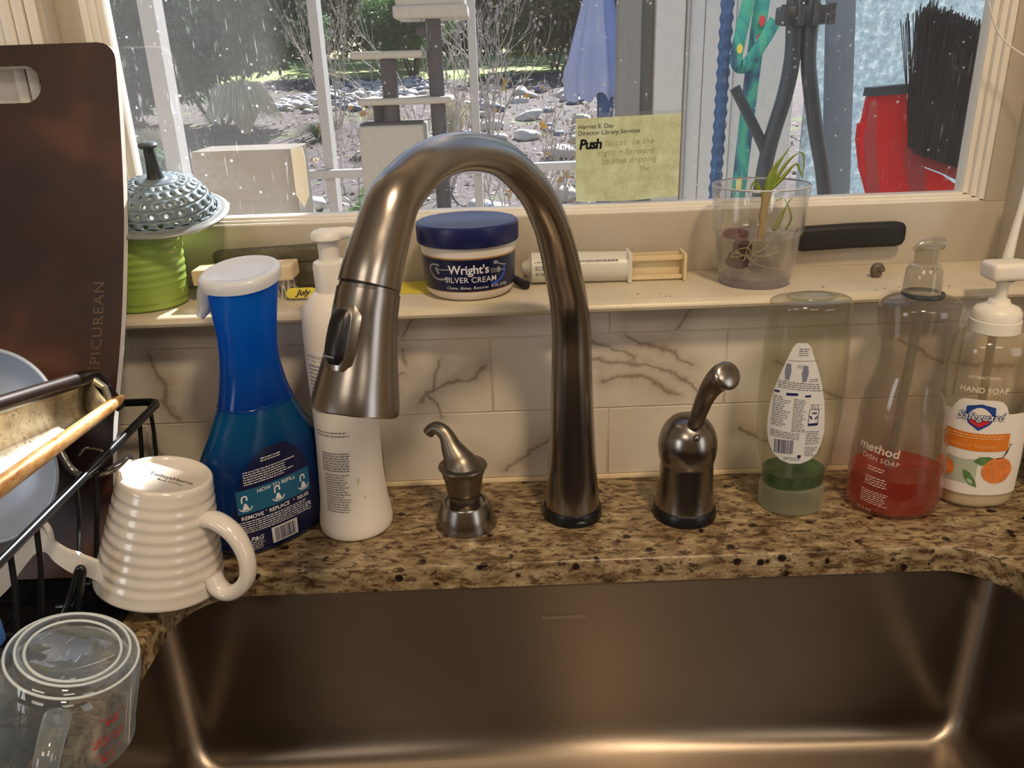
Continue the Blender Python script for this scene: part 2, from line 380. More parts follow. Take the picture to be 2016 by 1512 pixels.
def window_dirt():
    """old window pane: clear glass with a film of dust and dried specks"""
    s = NT('dusty_window_glass'); s.n.remove(s.p); v = s.coord('Object')
    tr = s.new('ShaderNodeBsdfTransparent'); gl = s.new('ShaderNodeBsdfGlossy'); gl.inputs['Roughness'].default_value = .02
    t = s.new('ShaderNodeBsdfTranslucent'); t.inputs[0].default_value = W(.85)
    d = s.new('ShaderNodeBsdfDiffuse'); d.inputs[0].default_value = W(.8)
    dm = s.new('ShaderNodeMixShader'); dm.inputs[0].default_value = .35; s.link(t.outputs[0], dm.inputs[1]); s.link(d.outputs[0], dm.inputs[2])
    film = s.math('MULTIPLY_ADD', s.noise(v, 7, 4, .65), .10, .026)
    vo = s.new('ShaderNodeTexVoronoi'); vo.inputs['Scale'].default_value = 120; s.link(v, vo.inputs['Vector'])
    sel = s.ramp(s.noise(v, 60, 3, .7), [(.50, K0), (.60, K1)])
    spk = s.math('MULTIPLY', s.ramp(vo.outputs['Distance'], [(.08, W(.8)), (.2, K0)]), sel)
    strk = s.math('MULTIPLY', s.ramp(s.noise(s.coord('Object', (30, 30, 3)), 12, 3), [(.66, K0), (.72, W(.22))]), 1.0)
    f = s.math('ADD', s.math('ADD', film, spk), strk); f.node.use_clamp = True
    m1 = s.new('ShaderNodeMixShader'); s.link(f, m1.inputs[0]); s.link(tr.outputs[0], m1.inputs[1]); s.link(dm.outputs[0], m1.inputs[2])
    lw = s.new('ShaderNodeLayerWeight'); lw.inputs[0].default_value = .5
    frs = s.math('MULTIPLY_ADD', s.math('POWER', lw.outputs['Facing'], 5.0), .8, .06)
    m2 = s.new('ShaderNodeMixShader'); s.link(frs, m2.inputs[0]); s.link(m1.outputs[0], m2.inputs[1]); s.link(gl.outputs[0], m2.inputs[2])
    s.link(m2.outputs[0], s.out.inputs[0]); return s.m
M['pane'] = window_dirt()

def frost_panel():
    s = NT('water_spotted_frosted_sheet'); v = s.coord('Object'); s.p.inputs['Roughness'].default_value = .5
    n = s.noise(v, 60, 5, .75); c = s.ramp(n, [(.3, srgb(120, 140, 154)), (.52, srgb(166, 184, 194)), (.66, srgb(226, 236, 240))])
    s.link(c, s.p.inputs['Base Color']); t = s.new('ShaderNodeBsdfTranslucent'); s.link(c, t.inputs[0])
    mx = s.new('ShaderNodeMixShader'); mx.inputs[0].default_value = .6
    s.link(s.p.outputs[0], mx.inputs[1]); s.link(t.outputs[0], mx.inputs[2]); s.link(mx.outputs[0], s.out.inputs[0]); return s.m
M['frostpanel'] = frost_panel()

def paper():
    s = NT('yellowed_note_paper'); v = s.coord('Object'); n = s.noise(v, 60, 5, .7)
    c = s.ramp(n, [(.3, srgb(206, 204, 150)), (.7, srgb(244, 248, 206))]); s.link(c, s.p.inputs['Base Color']); s.p.inputs['Roughness'].default_value = .8
    t = s.new('ShaderNodeBsdfTranslucent'); s.link(c, t.inputs[0]); mx = s.new('ShaderNodeMixShader'); mx.inputs[0].default_value = .5
    s.link(s.p.outputs[0], mx.inputs[1]); s.link(t.outputs[0], mx.inputs[2]); s.link(mx.outputs[0], s.out.inputs[0]); return s.m
M['paper'] = paper()

def ground():
    s = NT('leaf_litter_soil'); v = s.coord('Object'); n = s.noise(v, 1.2, 5, .65); n2 = s.noise(v, 14, 5, .75); n3 = s.noise(v, 40, 3, .7)
    c = s.ramp(n2, [(.3, srgb(50, 44, 44)), (.5, srgb(86, 76, 76)), (.66, srgb(122, 112, 112)), (.78, srgb(176, 168, 166))])  # soil darkened overall to stand in for shade below the shrubs
    g = s.ramp(n3, [(.3, srgb(66, 92, 44)), (.7, srgb(128, 146, 76))])
    c = s.mix(s.ramp(n, [(.55, K0), (.62, W(.7))]), c, g)
    s.link(c, s.p.inputs['Base Color']); s.p.inputs['Roughness'].default_value = .9; s.bump(n2, .8, .03); return s.m
M['ground'] = ground()
def lawn():
    s = NT('lawn_grass'); v = s.coord('Object'); n = s.noise(v, 1.0, 4, .6); n2 = s.noise(v, 30, 4, .7)
    c = s.ramp(n2, [(.3, srgb(86, 116, 52)), (.7, srgb(172, 190, 96))]); c = s.mix(s.ramp(n, [(.45, K0), (.6, W(.7))]), c, srgb(206, 200, 150))
    s.link(c, s.p.inputs['Base Color']); s.p.inputs['Roughness'].default_value = .9; s.bump(n2, .8, .02); return s.m
M['lawn'] = lawn()

# ------------------------------------------------------------------ mesh building
WL = {}     # world location (cm) of every object made here

class MB:
    def __init__(s): s.v = []; s.f = []; s.sm = []
    def add(s, verts, faces, smooth=True):
        o = len(s.v); s.v += [tuple(p) for p in verts]; s.f += [tuple(i + o for i in f) for f in faces]; s.sm += [smooth] * len(faces); return s
    def xf(s, mtx):
        s.v = [tuple(mtx @ Vector(p)) for p in s.v]; return s
    def mv(s, x, y, z): s.v = [(a + x, b + y, c + z) for a, b, c in s.v]; return s
    # --- shapes
    def box(s, x0, x1, y0, y1, z0, z1, bev=0, seg=2):
        if not bev:
            v = [(x, y, z) for x in (x0, x1) for y in (y0, y1) for z in (z0, z1)]
            return s.add(v, [(0, 1, 3, 2), (4, 6, 7, 5), (0, 4, 5, 1), (2, 3, 7, 6), (0, 2, 6, 4), (1, 5, 7, 3)], False)
        bm = bmesh.new(); bmesh.ops.create_cube(bm, size=1)
        for v in bm.verts: v.co = Vector(((x0 + x1) / 2 + v.co.x * (x1 - x0), (y0 + y1) / 2 + v.co.y * (y1 - y0), (z0 + z1) / 2 + v.co.z * (z1 - z0)))
        bmesh.ops.bevel(bm, geom=bm.edges[:], offset=bev, segments=seg, profile=.6, affect='EDGES')
        return s.bm(bm)
    def bm(s, bm, smooth=True):
        bm.verts.index_update(); v = [tuple(a.co) for a in bm.verts]; f = [tuple(x.index for x in a.verts) for a in bm.faces]; bm.free()
        return s.add(v, f, smooth)
    def lathe(s, prof, cx=0, cy=0, n=48, close=False, mod=None):
        v = []; f = []; k = len(prof)
        for r, z in prof:
            for i in range(n):
                a = 2 * PI * i / n; rr = r if mod is None else mod(r, z, a)
                v.append((cx + rr * math.cos(a), cy + rr * math.sin(a), z))
        for j in range(k - 1):
            for i in range(n):
                a, b = j * n + i, j * n + (i + 1) % n; f.append((a, b, b + n, a + n))
        if close:
            f.append(tuple(reversed(range(n)))); f.append(tuple(range((k - 1) * n, k * n)))
        return s.add(v, f)
    def tube(s, pts, rad, n=12, caps=True, flat=1.0, up=None):
        P = [Vector(p) for p in pts]; k = len(P)
        R = [float(x) for x in rad] if hasattr(rad, '__len__') else [float(rad)] * k
        v = []; f = []; T = []
        for i in range(k):
            t = P[min(i + 1, k - 1)] - P[max(i - 1, 0)]; T.append(t.normalized() if t.length else Vector((0, 0, 1)))
        u = Vector(up) if up else (Vector((0, 0, 1)) if abs(T[0].z) < .9 else Vector((1, 0, 0)))
        for i in range(k):
            t = T[i]; u = (u - t * u.dot(t)); u = u.normalized() if u.length > 1e-6 else t.orthogonal().normalized(); w = t.cross(u)
            for j in range(n):
                a = 2 * PI * j / n; v.append(P[i] + R[i] * (math.cos(a) * u + flat * math.sin(a) * w))
        for i in range(k - 1):
            for j in range(n):
                a, b = i * n + j, i * n + (j + 1) % n; f.append((a, b, b + n, a + n))
        if caps: f.append(tuple(reversed(range(n)))); f.append(tuple(range((k - 1) * n, k * n)))
        return s.add(v, f)
    def prism(s, poly, p0, ax, ay, az, depth, smooth=False):
        """polygon in the (ax, ay) plane at p0, extruded by depth along az"""
        p0, ax, ay, az = Vector(p0), Vector(ax), Vector(ay), Vector(az); n = len(poly)
        a = [p0 + ax * x + ay * y for x, y in poly]; b = [p + az * depth for p in a]
        f = [(i, (i + 1) % n, n + (i + 1) % n, n + i) for i in range(n)] + [tuple(reversed(range(n))), tuple(range(n, 2 * n))]
        return s.add(a + b, f, smooth)
    def grid(s, fn, us, vs, smooth=True, flip=False):
        v = [fn(u, w) for w in vs for u in us]; n = len(us); f = []
        for j in range(len(vs) - 1):
            for i in range(n - 1):
                q = (j * n + i, j * n + i + 1, (j + 1) * n + i + 1, (j + 1) * n + i); f.append(tuple(reversed(q)) if flip else q)
        return s.add(v, f, smooth)
    def sphere(s, c, r, n=16, sc=(1, 1, 1)):
        k = n // 2; v = []; f = []
        for j in range(k + 1):
            th = PI * j / k
            for i in range(n):
                a = 2 * PI * i / n; v.append((c[0] + r * sc[0] * math.sin(th) * math.cos(a), c[1] + r * sc[1] * math.sin(th) * math.sin(a), c[2] + r * sc[2] * math.cos(th)))
        for j in range(k):
            for i in range(n):
                a, b = j * n + i, j * n + (i + 1) % n; f.append((a, a + n, b + n, b))
        return s.add(v, f)
    # --- out
    def build(s, name, m, parent=None, loc=None, sharp=40, kind=None, weld=False):
        org = Vector(loc) if loc is not None else (WL[parent.name] if parent else Vector((0, 0, 0)))
        me = bpy.data.meshes.new(name)
        me.from_pydata([((x - org.x) * CM, (y - org.y) * CM, (z - org.z) * CM) for x, y, z in s.v], [], s.f)
        me.polygons.foreach_set('use_smooth', s.sm)
        if weld:
            b = bmesh.new(); b.from_mesh(me); bmesh.ops.remove_doubles(b, verts=b.verts, dist=1e-6); b.to_mesh(me); b.free()
        me.update()
        if any(s.sm) and sharp < 180: me.set_sharp_from_angle(angle=math.radians(sharp))
        me.materials.append(m)
        o = bpy.data.objects.new(name, me); COL.objects.link(o)
        if parent: o.parent = parent; o.location = (org - WL[parent.name]) * CM
        else: o.location = org * CM
        WL[o.name] = org
        if kind: o['kind'] = kind
        return o

def tag(o, label=None, cat=None, group=None, kind=None):
    if label: o['label'] = label
    if cat: o['category'] = cat
    if group: o['group'] = group
    if kind: o['kind'] = kind
    return o
def thing(name, label, cat, loc, group=None):
    o = bpy.data.objects.new(name, None); COL.objects.link(o); o.empty_display_size = .03
    o.location = Vector(loc) * CM; WL[o.name] = Vector(loc); return tag(o, label, cat, group)
def lab(o, label): o['label'] = label; return o

def smooth_curve(pts, n=6):
    """Catmull-Rom through points of any dimension"""
    P = [np.array(p, float) for p in pts]; P = [2 * P[0] - P[1]] + P + [2 * P[-1] - P[-2]]; out = []
    for i in range(1, len(P) - 2):
        a, b, c, d = P[i - 1], P[i], P[i + 1], P[i + 2]
        for k in range(n):
            t = k / n; out.append(.5 * ((2 * b) + (c - a) * t + (2 * a - 5 * b + 4 * c - d) * t * t + (3 * b - a - 3 * c + d) * t ** 3))
    out.append(P[-2]); return [tuple(float(c) for c in p) for p in out]

class Loft:
    """bottle body: sections (z, cx, cy, rx, ry), superellipse power, turned by phi about the vertical"""
    def __init__(s, secs, phi=0, power=2.0, n=6, smooth=True):
        a = np.array(smooth_curve(secs, n) if smooth else secs, float); s.z, s.cx, s.cy, s.rx, s.ry = a.T; s.phi = phi; s.pw = power
    def sec(s, z):
        zz = s.z; g = lambda q: float(np.interp(z, zz, q)); return g(s.cx), g(s.cy), g(s.rx), g(s.ry)
    def pt(s, t, z, eps=0, sec=None):
        cx, cy, rx, ry = sec or s.sec(z); c, si = math.cos(t), math.sin(t); e = 2 / s.pw
        x = (rx + eps) * math.copysign(abs(c) ** e, c); y = (ry + eps) * math.copysign(abs(si) ** e, si)
        cp, sp = math.cos(s.phi), math.sin(s.phi); return (cx + x * cp - y * sp, cy + x * sp + y * cp, z)
    def mesh(s, mb, n=48, z0=-1e9, z1=1e9, inset=0, capb=True, capt=True):
        rows = [i for i in range(len(s.z)) if z0 <= s.z[i] <= z1]
        zs = [(s.z[i], (s.cx[i], s.cy[i], s.rx[i] - inset, s.ry[i] - inset)) for i in rows]
        if z0 > s.z[0]: zs.insert(0, (z0, tuple(np.array(s.sec(z0)) - np.array([0, 0, inset, inset]))))
        if z1 < s.z[-1]: zs.append((z1, tuple(np.array(s.sec(z1)) - np.array([0, 0, inset, inset]))))
        v = []; f = []
        for z, q in zs:
            for i in range(n): v.append(s.pt(2 * PI * i / n, z, 0, q))
        k = len(zs)
        for j in range(k - 1):
            for i in range(n):
                a, b = j * n + i, j * n + (i + 1) % n; f.append((a, b, b + n, a + n))
        if capb: f.append(tuple(reversed(range(n))))
        if capt: f.append(tuple(range((k - 1) * n, k * n)))
        return mb.add(v, f)
    def warp(s, t0, zc, eps=.03):
        """(u, v) in cm around the angle t0 (section's own frame) and height zc -> point on the surface"""
        def fn(u, v):
            z = zc + v; sec = s.sec(z); t = t0; steps = max(1, int(abs(u) / .35)); du = u / steps
            for _ in range(steps):
                a = s.pt(t, z, 0, sec); b = s.pt(t + .02, z, 0, sec); L = math.dist(a, b) / .02; t += du / max(L, .2)
            return s.pt(t, z, eps, sec)
        return fn

_TC = {}
def glyphs(txt, size, bold=0.0, shear=0.0, spacing=1.0, xs=1.0):
    key = (txt, round(size, 3), bold, shear, spacing)
    if key not in _TC:
        cu = bpy.data.curves.new('txt', 'FONT'); cu.body = txt; cu.size = size; cu.offset = bold * size; cu.shear = shear; cu.space_character = spacing
        cu.align_x = 'CENTER'; cu.align_y = 'CENTER'; cu.resolution_u = 3; cu.fill_mode = 'FRONT'
        o = bpy.data.objects.new('txt', cu); COL.objects.link(o); dg = bpy.context.evaluated_depsgraph_get(); dg.update()
        me = o.evaluated_get(dg).to_mesh(); v = [(p.co.x, p.co.y) for p in me.vertices]; f = [tuple(p.vertices) for p in me.polygons]
        o.evaluated_get(dg).to_mesh_clear(); bpy.data.objects.remove(o); bpy.data.curves.remove(cu); _TC[key] = (v, f)
    return _TC[key]
def text(mb, warp, txt, size, u=0, v=0, bold=.0, shear=0, spacing=1.0, rot=0, xs=1.0):
    vs, fs = glyphs(txt, size, bold, shear, spacing); c, s_ = math.cos(rot), math.sin(rot)
    mb.add([warp(u + (x * xs) * c - y * s_, v + (x * xs) * s_ + y * c) for x, y in vs], fs, False)
def quad(mb, warp, u0, u1, v0, v1, n=1, flip=False):
    mb.grid(warp, [u0 + (u1 - u0) * i / n for i in range(n + 1)], [v0, v1], False, flip)
def micro(mb, warp, u0, u1, v1, rows, h=.10, gap=.12, seed=1, ragged=.25, slope=0):
    """rows of print too small to read: little dashes"""
    R = random.Random(seed)
    for r in range(rows):
        y = v1 - r * (h + gap); x = u0; end = u1 - R.random() * ragged * (u1 - u0)
        while x < end:
            w = .08 + R.random() * .32; w = min(w, end - x)
            if w > .03: quad(mb, warp, x, x + w, y - h + slope * x, y + slope * x)
            x += w + .07
def barcode(mb, warp, u0, u1, v0, v1, seed=3):
    R = random.Random(seed); x = u0
    while x < u1:
        w = .03 + R.random() * .06; quad(mb, warp, x, min(x + w, u1), v0, v1); x += w + .03 + R.random() * .05
def ribbon(mb, warp, pts, w, n=6):
    P = [np.array(p) for p in smooth_curve(pts, n)]
    L = []; Rr = []
    for i, p in enumerate(P):
        t = P[min(i + 1, len(P) - 1)] - P[max(i - 1, 0)]; l = np.hypot(*t) or 1; nx, ny = -t[1] / l * w / 2, t[0] / l * w / 2
        L.append(warp(p[0] + nx, p[1] + ny)); Rr.append(warp(p[0] - nx, p[1] - ny))
    k = len(P); mb.add(L + Rr, [(i, i + 1, k + i + 1, k + i) for i in range(k - 1)], False)
def disc(mb, warp, u, v, r, n=16, ry=None):
    ry = ry or r
    mb.add([warp(u, v)] + [warp(u + r * math.cos(2 * PI * i / n), v + ry * math.sin(2 * PI * i / n)) for i in range(n)], [(0, 1 + i, 1 + (i + 1) % n) for i in range(n)], False)
def poly(mb, warp, pts): mb.add([warp(*p) for p in pts], [tuple(range(len(pts)))], False)
def rounded(w, h, r, n=5):
    o = []
    for cx, cy, a0 in ((w / 2 - r, h / 2 - r, 0), (-w / 2 + r, h / 2 - r, 90), (-w / 2 + r, -h / 2 + r, 180), (w / 2 - r, -h / 2 + r, 270)):
        for i in range(n + 1): a = math.radians(a0 + 90 * i / n); o.append((cx + r * math.cos(a), cy + r * math.sin(a)))
    return o
def frame_axes(d):
    d = Vector(d).normalized(); a = d.orthogonal().normalized(); return a, d.cross(a), d
def orient(axis, loc):
    """matrix that takes local z to axis, placed at loc"""
    q = Vector((0, 0, 1)).rotation_difference(Vector(axis).normalized()); return Matrix.Translation(Vector(loc)) @ q.to_matrix().to_4x4()

# ================================================================== THE SETTING
SX0, SX1 = -75, 85
# room shell
MB().box(-260, 200, -330, 12, -95, -91).build('floor', mat('floor_boards', srgb(104, 86, 70), .5, vary=.15), kind='structure')
MB().box(-260, 200, -330, 12, 150, 154).build('ceiling', M['ceilpaint'], kind='structure')
MB().box(-260, 200, -334, -330, -91, 150).build('wall_back', M['wallpaint'], kind='structure')
MB().box(-264, -260, -334, 12, -91, 150).build('wall_left', M['wallpaint'], kind='structure')
MB().box(200, 204, -334, 12, -91, 150).build('wall_right', M['wallpaint'], kind='structure')
# window wall in four pieces round the opening, grout bed, tiles
wf = MB()
wf.box(-260, 200, .10, 12, -91, 18.4); wf.box(-260, -39, 5.0, 12, 18.4, 150); wf.box(53, 200, .75, 12, 18.4, 150); wf.box(-39, 53, .75, 12, 97, 150)
wf.build('wall_front', M['grout'], kind='structure'); WF = bpy.data.objects['wall_front']
def tile(x0, x1, z0, z1):
    MB().box(x0 + .07, x1 - .07, 0, .5, z0 + .07, z1 - .07, .05, 1).build('tile', M['marble'], WF, loc=(0, 0, 0))
rows = [(0.35, 7.8, 11.55), (7.8, 15.6, 0), (15.6, 18.5, 11.55)]
for z0, z1, off in rows:
    k = -4
    while True:
        x0 = off + 23.1 * k; x1 = x0 + 23.1; k += 1
        if x0 > 75: break
        if x1 < -75: continue
        tile(max(x0, -75), min(x1, 76), z0, z1)
MB().tube([(-75, -.12, .12), (76, -.12, .12)], .34, 8).build('trim_1', M['caulk'], kind='structure')

# sill: bull-nosed stool with a cove under it
sill = MB()
prof = [(7.6, 19.75), (-2.6, 19.75), (-3.05, 19.66), (-3.35, 19.42), (-3.45, 19.15), (-3.35, 18.88), (-3.0, 18.68), (-.6, 18.62), (-.35, 18.45), (-.2, 18.2), (7.6, 18.2)]
sill.prism([(-y, z) for y, z in prof], (-75, 0, 0), (0, -1, 0), (0, 0, 1), (1, 0, 0), 152, True)
sill.build('trim_2', M['sillpaint'], kind='structure', sharp=35)
# jambs, casings, head
MB().box(52.3, 55, .6, 12, 19.75, 97).build('trim_3', M['paint'], kind='structure')
tl = MB(); tl.box(-41.5, -38.4, 5.0, 12, 19.75, 97); tl.build('trim_4', M['paint'], kind='structure')
tc = MB()
for x0, x1, y0 in ((-52, -41.8, 4.5), (-41.9, -40.9, 4.15), (-40.8, -39.9, 4.3), (-39.8, -38.9, 4.6), (-50.5, -49.3, 4.2)):
    tc.box(x0, x1, y0, 5.05, 19.75, 97, .12, 2)
tc.build('trim_5', M['paint_white'], kind='structure')
MB().box(-38.4, 55, .6, 12, 93, 97).build('trim_6', M['paint'], kind='structure')
tb = MB(); tb.box(55, 64, -.6, .75, 19.75, 97, .2, 2); tb.box(57, 58.2, -1.1, -.5, 19.75, 97, .2, 2); tb.build('trim_7', M['paint_white'], kind='structure')

# sash: rail, stiles, stepped glazing bead, pane
win = thing('window_1', 'cream painted window sash above the sill with one wide dusty pane', None, (6, 7.2, 19.75)); win['kind'] = 'structure'
if 'category' in win: del win['category']
GX0, GX1, GZ0, GZ1 = -34.1, 47.6, 26.9, 90
MB().box(-38.4, 52.3, 7.2, 11, 19.75, 25.85, .08, 2).build('sash_rail', M['paint'], win)
MB().box(-38.4, -36.3, 7.2, 11, 25.85, 93, .08, 2).build('sash_stile', M['paint'], win)
MB().box(50.2, 52.3, 7.2, 11, 25.85, 93, .08, 2).build('sash_stile', M['paint'], win)
MB().box(-36.3, 50.2, 7.2, 11, 91.2, 93, .08, 2).build('sash_rail', M['paint'], win)
bead = MB()
X0, X1, Z0, Z1 = -36.3, 50.2, 25.85, 91.2
for k, y0 in enumerate((7.35, 7.8, 8.3)):
    a, b, c, d = .6 * k, .6 * (k + 1), .26 * k, .26 * (k + 1)
    bead.box(X0 + a, X1 - a, y0, 10, Z0 + c, Z0 + d, .07, 2); bead.box(X0 + a, X1 - a, y0, 10, Z1 - d, Z1 - c, .07, 2)
    bead.box(X0 + a, X0 + b, y0, 10, Z0 + c, Z1 - c, .09, 2); bead.box(X1 - b, X1 - a, y0, 10, Z0 + c, Z1 - c, .09, 2)
bead.build('glazing_bead', M['paint_white'], win)
MB().grid(lambda x, z: (x, 9.0, z), [-36, 50], [26.0, 91.1], False).build('glass_pane', M['pane'], win)
# black sash lift on the rail
sl = MB(); pts = []
def lift(u, v):
    return None
L0 = Vector((30.3, 0, 23.25))
sec = rounded(2.45, 1.5, .45, 4)
sl = MB(); n = len(sec); vv = []; ff = []
stn = [(-5.45, .6), (-5.3, .85), (-4.8, 1), (0, 1), (4.6, 1), (5.2, .88), (5.45, .62)]
for sx, k in stn:
    for a, b in sec: vv.append((36.6 + sx, 6.5 + b * k - .05, 23.0 + sx * .035 + a * k - (.12 if sx > 4 else 0)))
for j in range(len(stn) - 1):
    for i in range(n): ff.append((j * n + i, j * n + (i + 1) % n, (j + 1) * n + (i + 1) % n, (j + 1) * n + i))
ff += [tuple(reversed(range(n))), tuple(range((len(stn) - 1) * n, len(stn) * n))]
sl.add(vv, ff); h = sl.build('handle', M['blackrubber'], win); lab(h, 'black rubbery lift handle on the lower sash rail')

# ------------------------------------------------------------------ countertop and sink
CX0, CX1, CY0, CY1, ST = -27.0, 43.6, -15.0, -58.0, 2.4
def cutout(off=0, r=5.0, n=7):
    x0, x1, y0, y1 = CX0 - off, CX1 + off, CY1 - off, CY0 + off; o = []; r = r + off
    for cx, cy, a0 in ((x1 - r, y1 - r, 0), (x0 + r, y1 - r, 90), (x0 + r, y0 + r, 180), (x1 - r, y0 + r, 270)):
        for i in range(n + 1): a = math.radians(a0 + 90 * i / n); o.append((cx + r * math.cos(a), cy + r * math.sin(a)))
    return o
ct = MB(); inner = cutout(.25); outer = [(-75, 0), (76, 0), (76, -64), (-75, -64)]
tri = tessellate_polygon([[Vector((x, y, 0)) for x, y in outer], [Vector((x, y, 0)) for x, y in inner]])
allp = outer + inner; ct.add([(x, y, 0) for x, y in allp], [tuple(t) for t in tri], False)
ct.f = [f if (Vector(ct.v[f[1]]) - Vector(ct.v[f[0]])).cross(Vector(ct.v[f[2]]) - Vector(ct.v[f[0]])).z > 0 else tuple(reversed(f)) for f in ct.f]
ct.add([(x, y, -ST) for x, y in allp], [tuple(t) for t in tri], False)
levels = [(.25, 0), (.12, -.04), (.04, -.14), (0, -.32), (0, -ST)]
loops = [[(x, y, z) for x, y in cutout(o)] for o, z in levels]; n = len(inner); v = [p for l in loops for p in l]
ct.add(v, [(j * n + i, (j + 1) * n + i, (j + 1) * n + (i + 1) % n, j * n + (i + 1) % n) for j in range(len(levels) - 1) for i in range(n)], True)
ct.add([(x, y, z) for z in (0, -ST) for x, y in outer], [(i, (i + 1) % 4, 4 + (i + 1) % 4, 4 + i) for i in range(4)], False)
tag(ct.build('countertop', M['granite'], loc=(0, 0, 0), sharp=50), 'speckled tan and brown granite countertop around the sink', 'countertop')
cb = MB(); cb.box(-75, -32, -60, 0, -91, -ST); cb.box(46, 76, -60, 0, -91, -ST); cb.box(-30, 46, -60, 0, -91, -30)
tag(cb.build('base_cabinet', mat('cabinet_wood', srgb(110, 72, 42), .5, vary=.2), loc=(0, -30, -91)), 'brown wooden base cabinet carrying the granite countertop', 'cabinet')

sk = MB(); lv = []
DEP = -20.6
def basin(off, r, n=9):
    x0, x1, y0, y1 = -30.2 - off, 44.0 + off, -58 - off, -14.9 + off; o = []
    for cx, cy, a0 in ((x1 - r, y1 - r, 0), (x0 + r, y1 - r, 90), (x0 + r, y0 + r, 180), (x1 - r, y0 + r, 270)):
        for i in range(n + 1): a = math.radians(a0 + 90 * i / n); o.append((cx + r * math.cos(a), cy + r * math.sin(a)))
    return o
for off, z in ((.05, -ST - .01), (.04, -4), (0, -10), (-.15, -17.6), (-.4, -18.9), (-.95, -19.9), (-1.9, -20.45), (-3.2, DEP), (-9, DEP - .15)):
    lv.append([(x, y, z) for x, y in basin(off, 2.4 if off > -2 else 2.0)])
n = len(lv[0]); v = [p for l in lv for p in l]
sk.add(v, [(j * n + i, (j + 1) * n + i, (j + 1) * n + (i + 1) % n, j * n + (i + 1) % n) for j in range(len(lv) - 1) for i in range(n)], True)
sk.f.append(tuple(range((len(lv) - 1) * n, len(lv) * n))); sk.sm.append(True)
SK = thing('kitchen_sink', 'deep brushed stainless undermount sink below the granite edge', 'sink', (8, -36, DEP))
sk.build('basin', M['sink'], SK, sharp=60)
em = MB(); wp = lambda u, v: (5.9 + u, -15.04, -5.9 + v)
R = random.Random(5); x = -2.0
while x < 1.9:
    w = .12 + R.random() * .2; ribbon(em, wp, [(x, -.16), (x + w * .3, .14), (x + w, .1), (x + w * .8, -.14)], .06, 3); x += w + .14
em.build('embossed_mark', mat('polished_emboss', srgb(176, 164, 146), .5, .2), SK)

# ================================================================== FAUCET
B = Vector((7.3, -7.05, 0)); U = Vector((-.50841, -.86111, 0)); UN = U.cross(Vector((0, 0, 1)))
def fp(s, z): return B + U * s + Vector((0, 0, z))
FA = thing('kitchen_faucet', 'tall brushed nickel gooseneck pull-down faucet arching over the sink', 'faucet', (B.x, B.y, 0))
MB().lathe([(0, 0.02), (2.78, .02), (2.8, .1), (2.78, .95), (2.68, 1.15), (2.2, 1.2), (0, 1.2)], B.x, B.y, 56).build('base_ring', M['black'], FA)
st = [(0, 1.15, 2.56), (0, 3, 2.42), (0, 6, 2.2), (0, 10.5, 1.97), (0, 14.5, 1.82), (0.02, 18, 1.72), (.5, 21, 1.64), (1.5, 23.7, 1.58), (2.5, 26.1, 1.5), (3.8, 28.4, 1.43), (5.6, 30.6, 1.34), (7.9, 32.4, 1.28),
      (11, 34.1, 1.24), (14.3, 34.9, 1.23), (17.2, 35.1, 1.28), (19.9, 34.75, 1.36), (21.9, 34.5 - .5, 1.44), (23.6, 33.0, 1.54), (24.9, 31.2, 1.64), (25.8, 29.8, 1.73), (26.35, 28.75, 1.79)]
q = smooth_curve(st, 6)
cl = MB().tube([fp(a, b) for a, b, c in q], [c for a, b, c in q], 48, True, up=UN)
cl.build('spout_tube', M['faucet'], FA, sharp=60)
sensor = MB(); sensor.sphere((B.x + .55, B.y - 2.72, .55), .32, 12, (1.6, .4, .45)); sensor.build('indicator_light', mat('smoked_lens', srgb(70, 80, 90), .2), FA)
hd = [(26.35, 28.72, 1.72), (26.42, 28.55, 1.72), (26.43, 28.5, 1.82), (26.9, 27.4, 1.86), (27.25, 26.2, 1.93), (27.6, 25.1, 2.08), (27.95, 24.1, 2.24), (28.3, 23.1, 2.42), (28.5, 22.5, 2.52), (28.66, 22.04, 2.56), (28.69, 21.95, 2.5), (28.71, 21.9, 2.35)]
hm = MB().tube([fp(a, b) for a, b, c in hd], [c for a, b, c in hd], 48, True, up=UN)
hm.build('spray_head', M['faucet'], FA, sharp=35)
MB().tube([fp(26.30, 28.85), fp(26.43, 28.55)], [1.66, 1.66], 40, True, up=UN).build('seam_ring', M['black'], FA)
# rocker button on the front of the head with a raised bezel
axis = (fp(28.2, 23.4) - fp(26.75, 27.75)).normalized()
side = (U * .93 + Vector((-.12, -.16, 0))).normalized(); side = (side - axis * side.dot(axis)).normalized(); tang = axis.cross(side)
c0 = fp(26.95, 27.35); c1 = fp(27.8, 24.6)
def rocker(mb, w, ext, r_out, r_in, base=1.0, k=9):
    sec_ = []
    for i in range(k + 1):
        t = -ext + (1 + 2 * ext) * i / k; c = c0.lerp(c1, t); rad = 1.88 + (2.22 - 1.88) * t
        bulge = math.sin(PI * min(1, max(0, i / k))) ** .35 if 0 < i < k else 0
        row = []
        for j in range(9):
            x = (j / 8 - .5) * 2; row.append(c + tang * (x * w * (.80 + .20 * bulge)) + side * (math.sqrt(max(rad * rad - (x * w) ** 2, 0)) * 1 + (r_out * (1 - abs(x) ** 5) * (.35 + .65 * bulge)) - r_in))
        sec_.append(row)
    v = [p for r in sec_ for p in r]; mb.add(v, [(j * 9 + i, j * 9 + i + 1, (j + 1) * 9 + i + 1, (j + 1) * 9 + i) for j in range(k) for i in range(8)])
bz = MB(); rocker(bz, 1.12, .14, .22, .04); bz.build('button_bezel', M['faucet'], FA, sharp=70)
bt = MB(); rocker(bt, .80, .03, .52, .03); bt.build('spray_button', M['black'], FA, sharp=70)
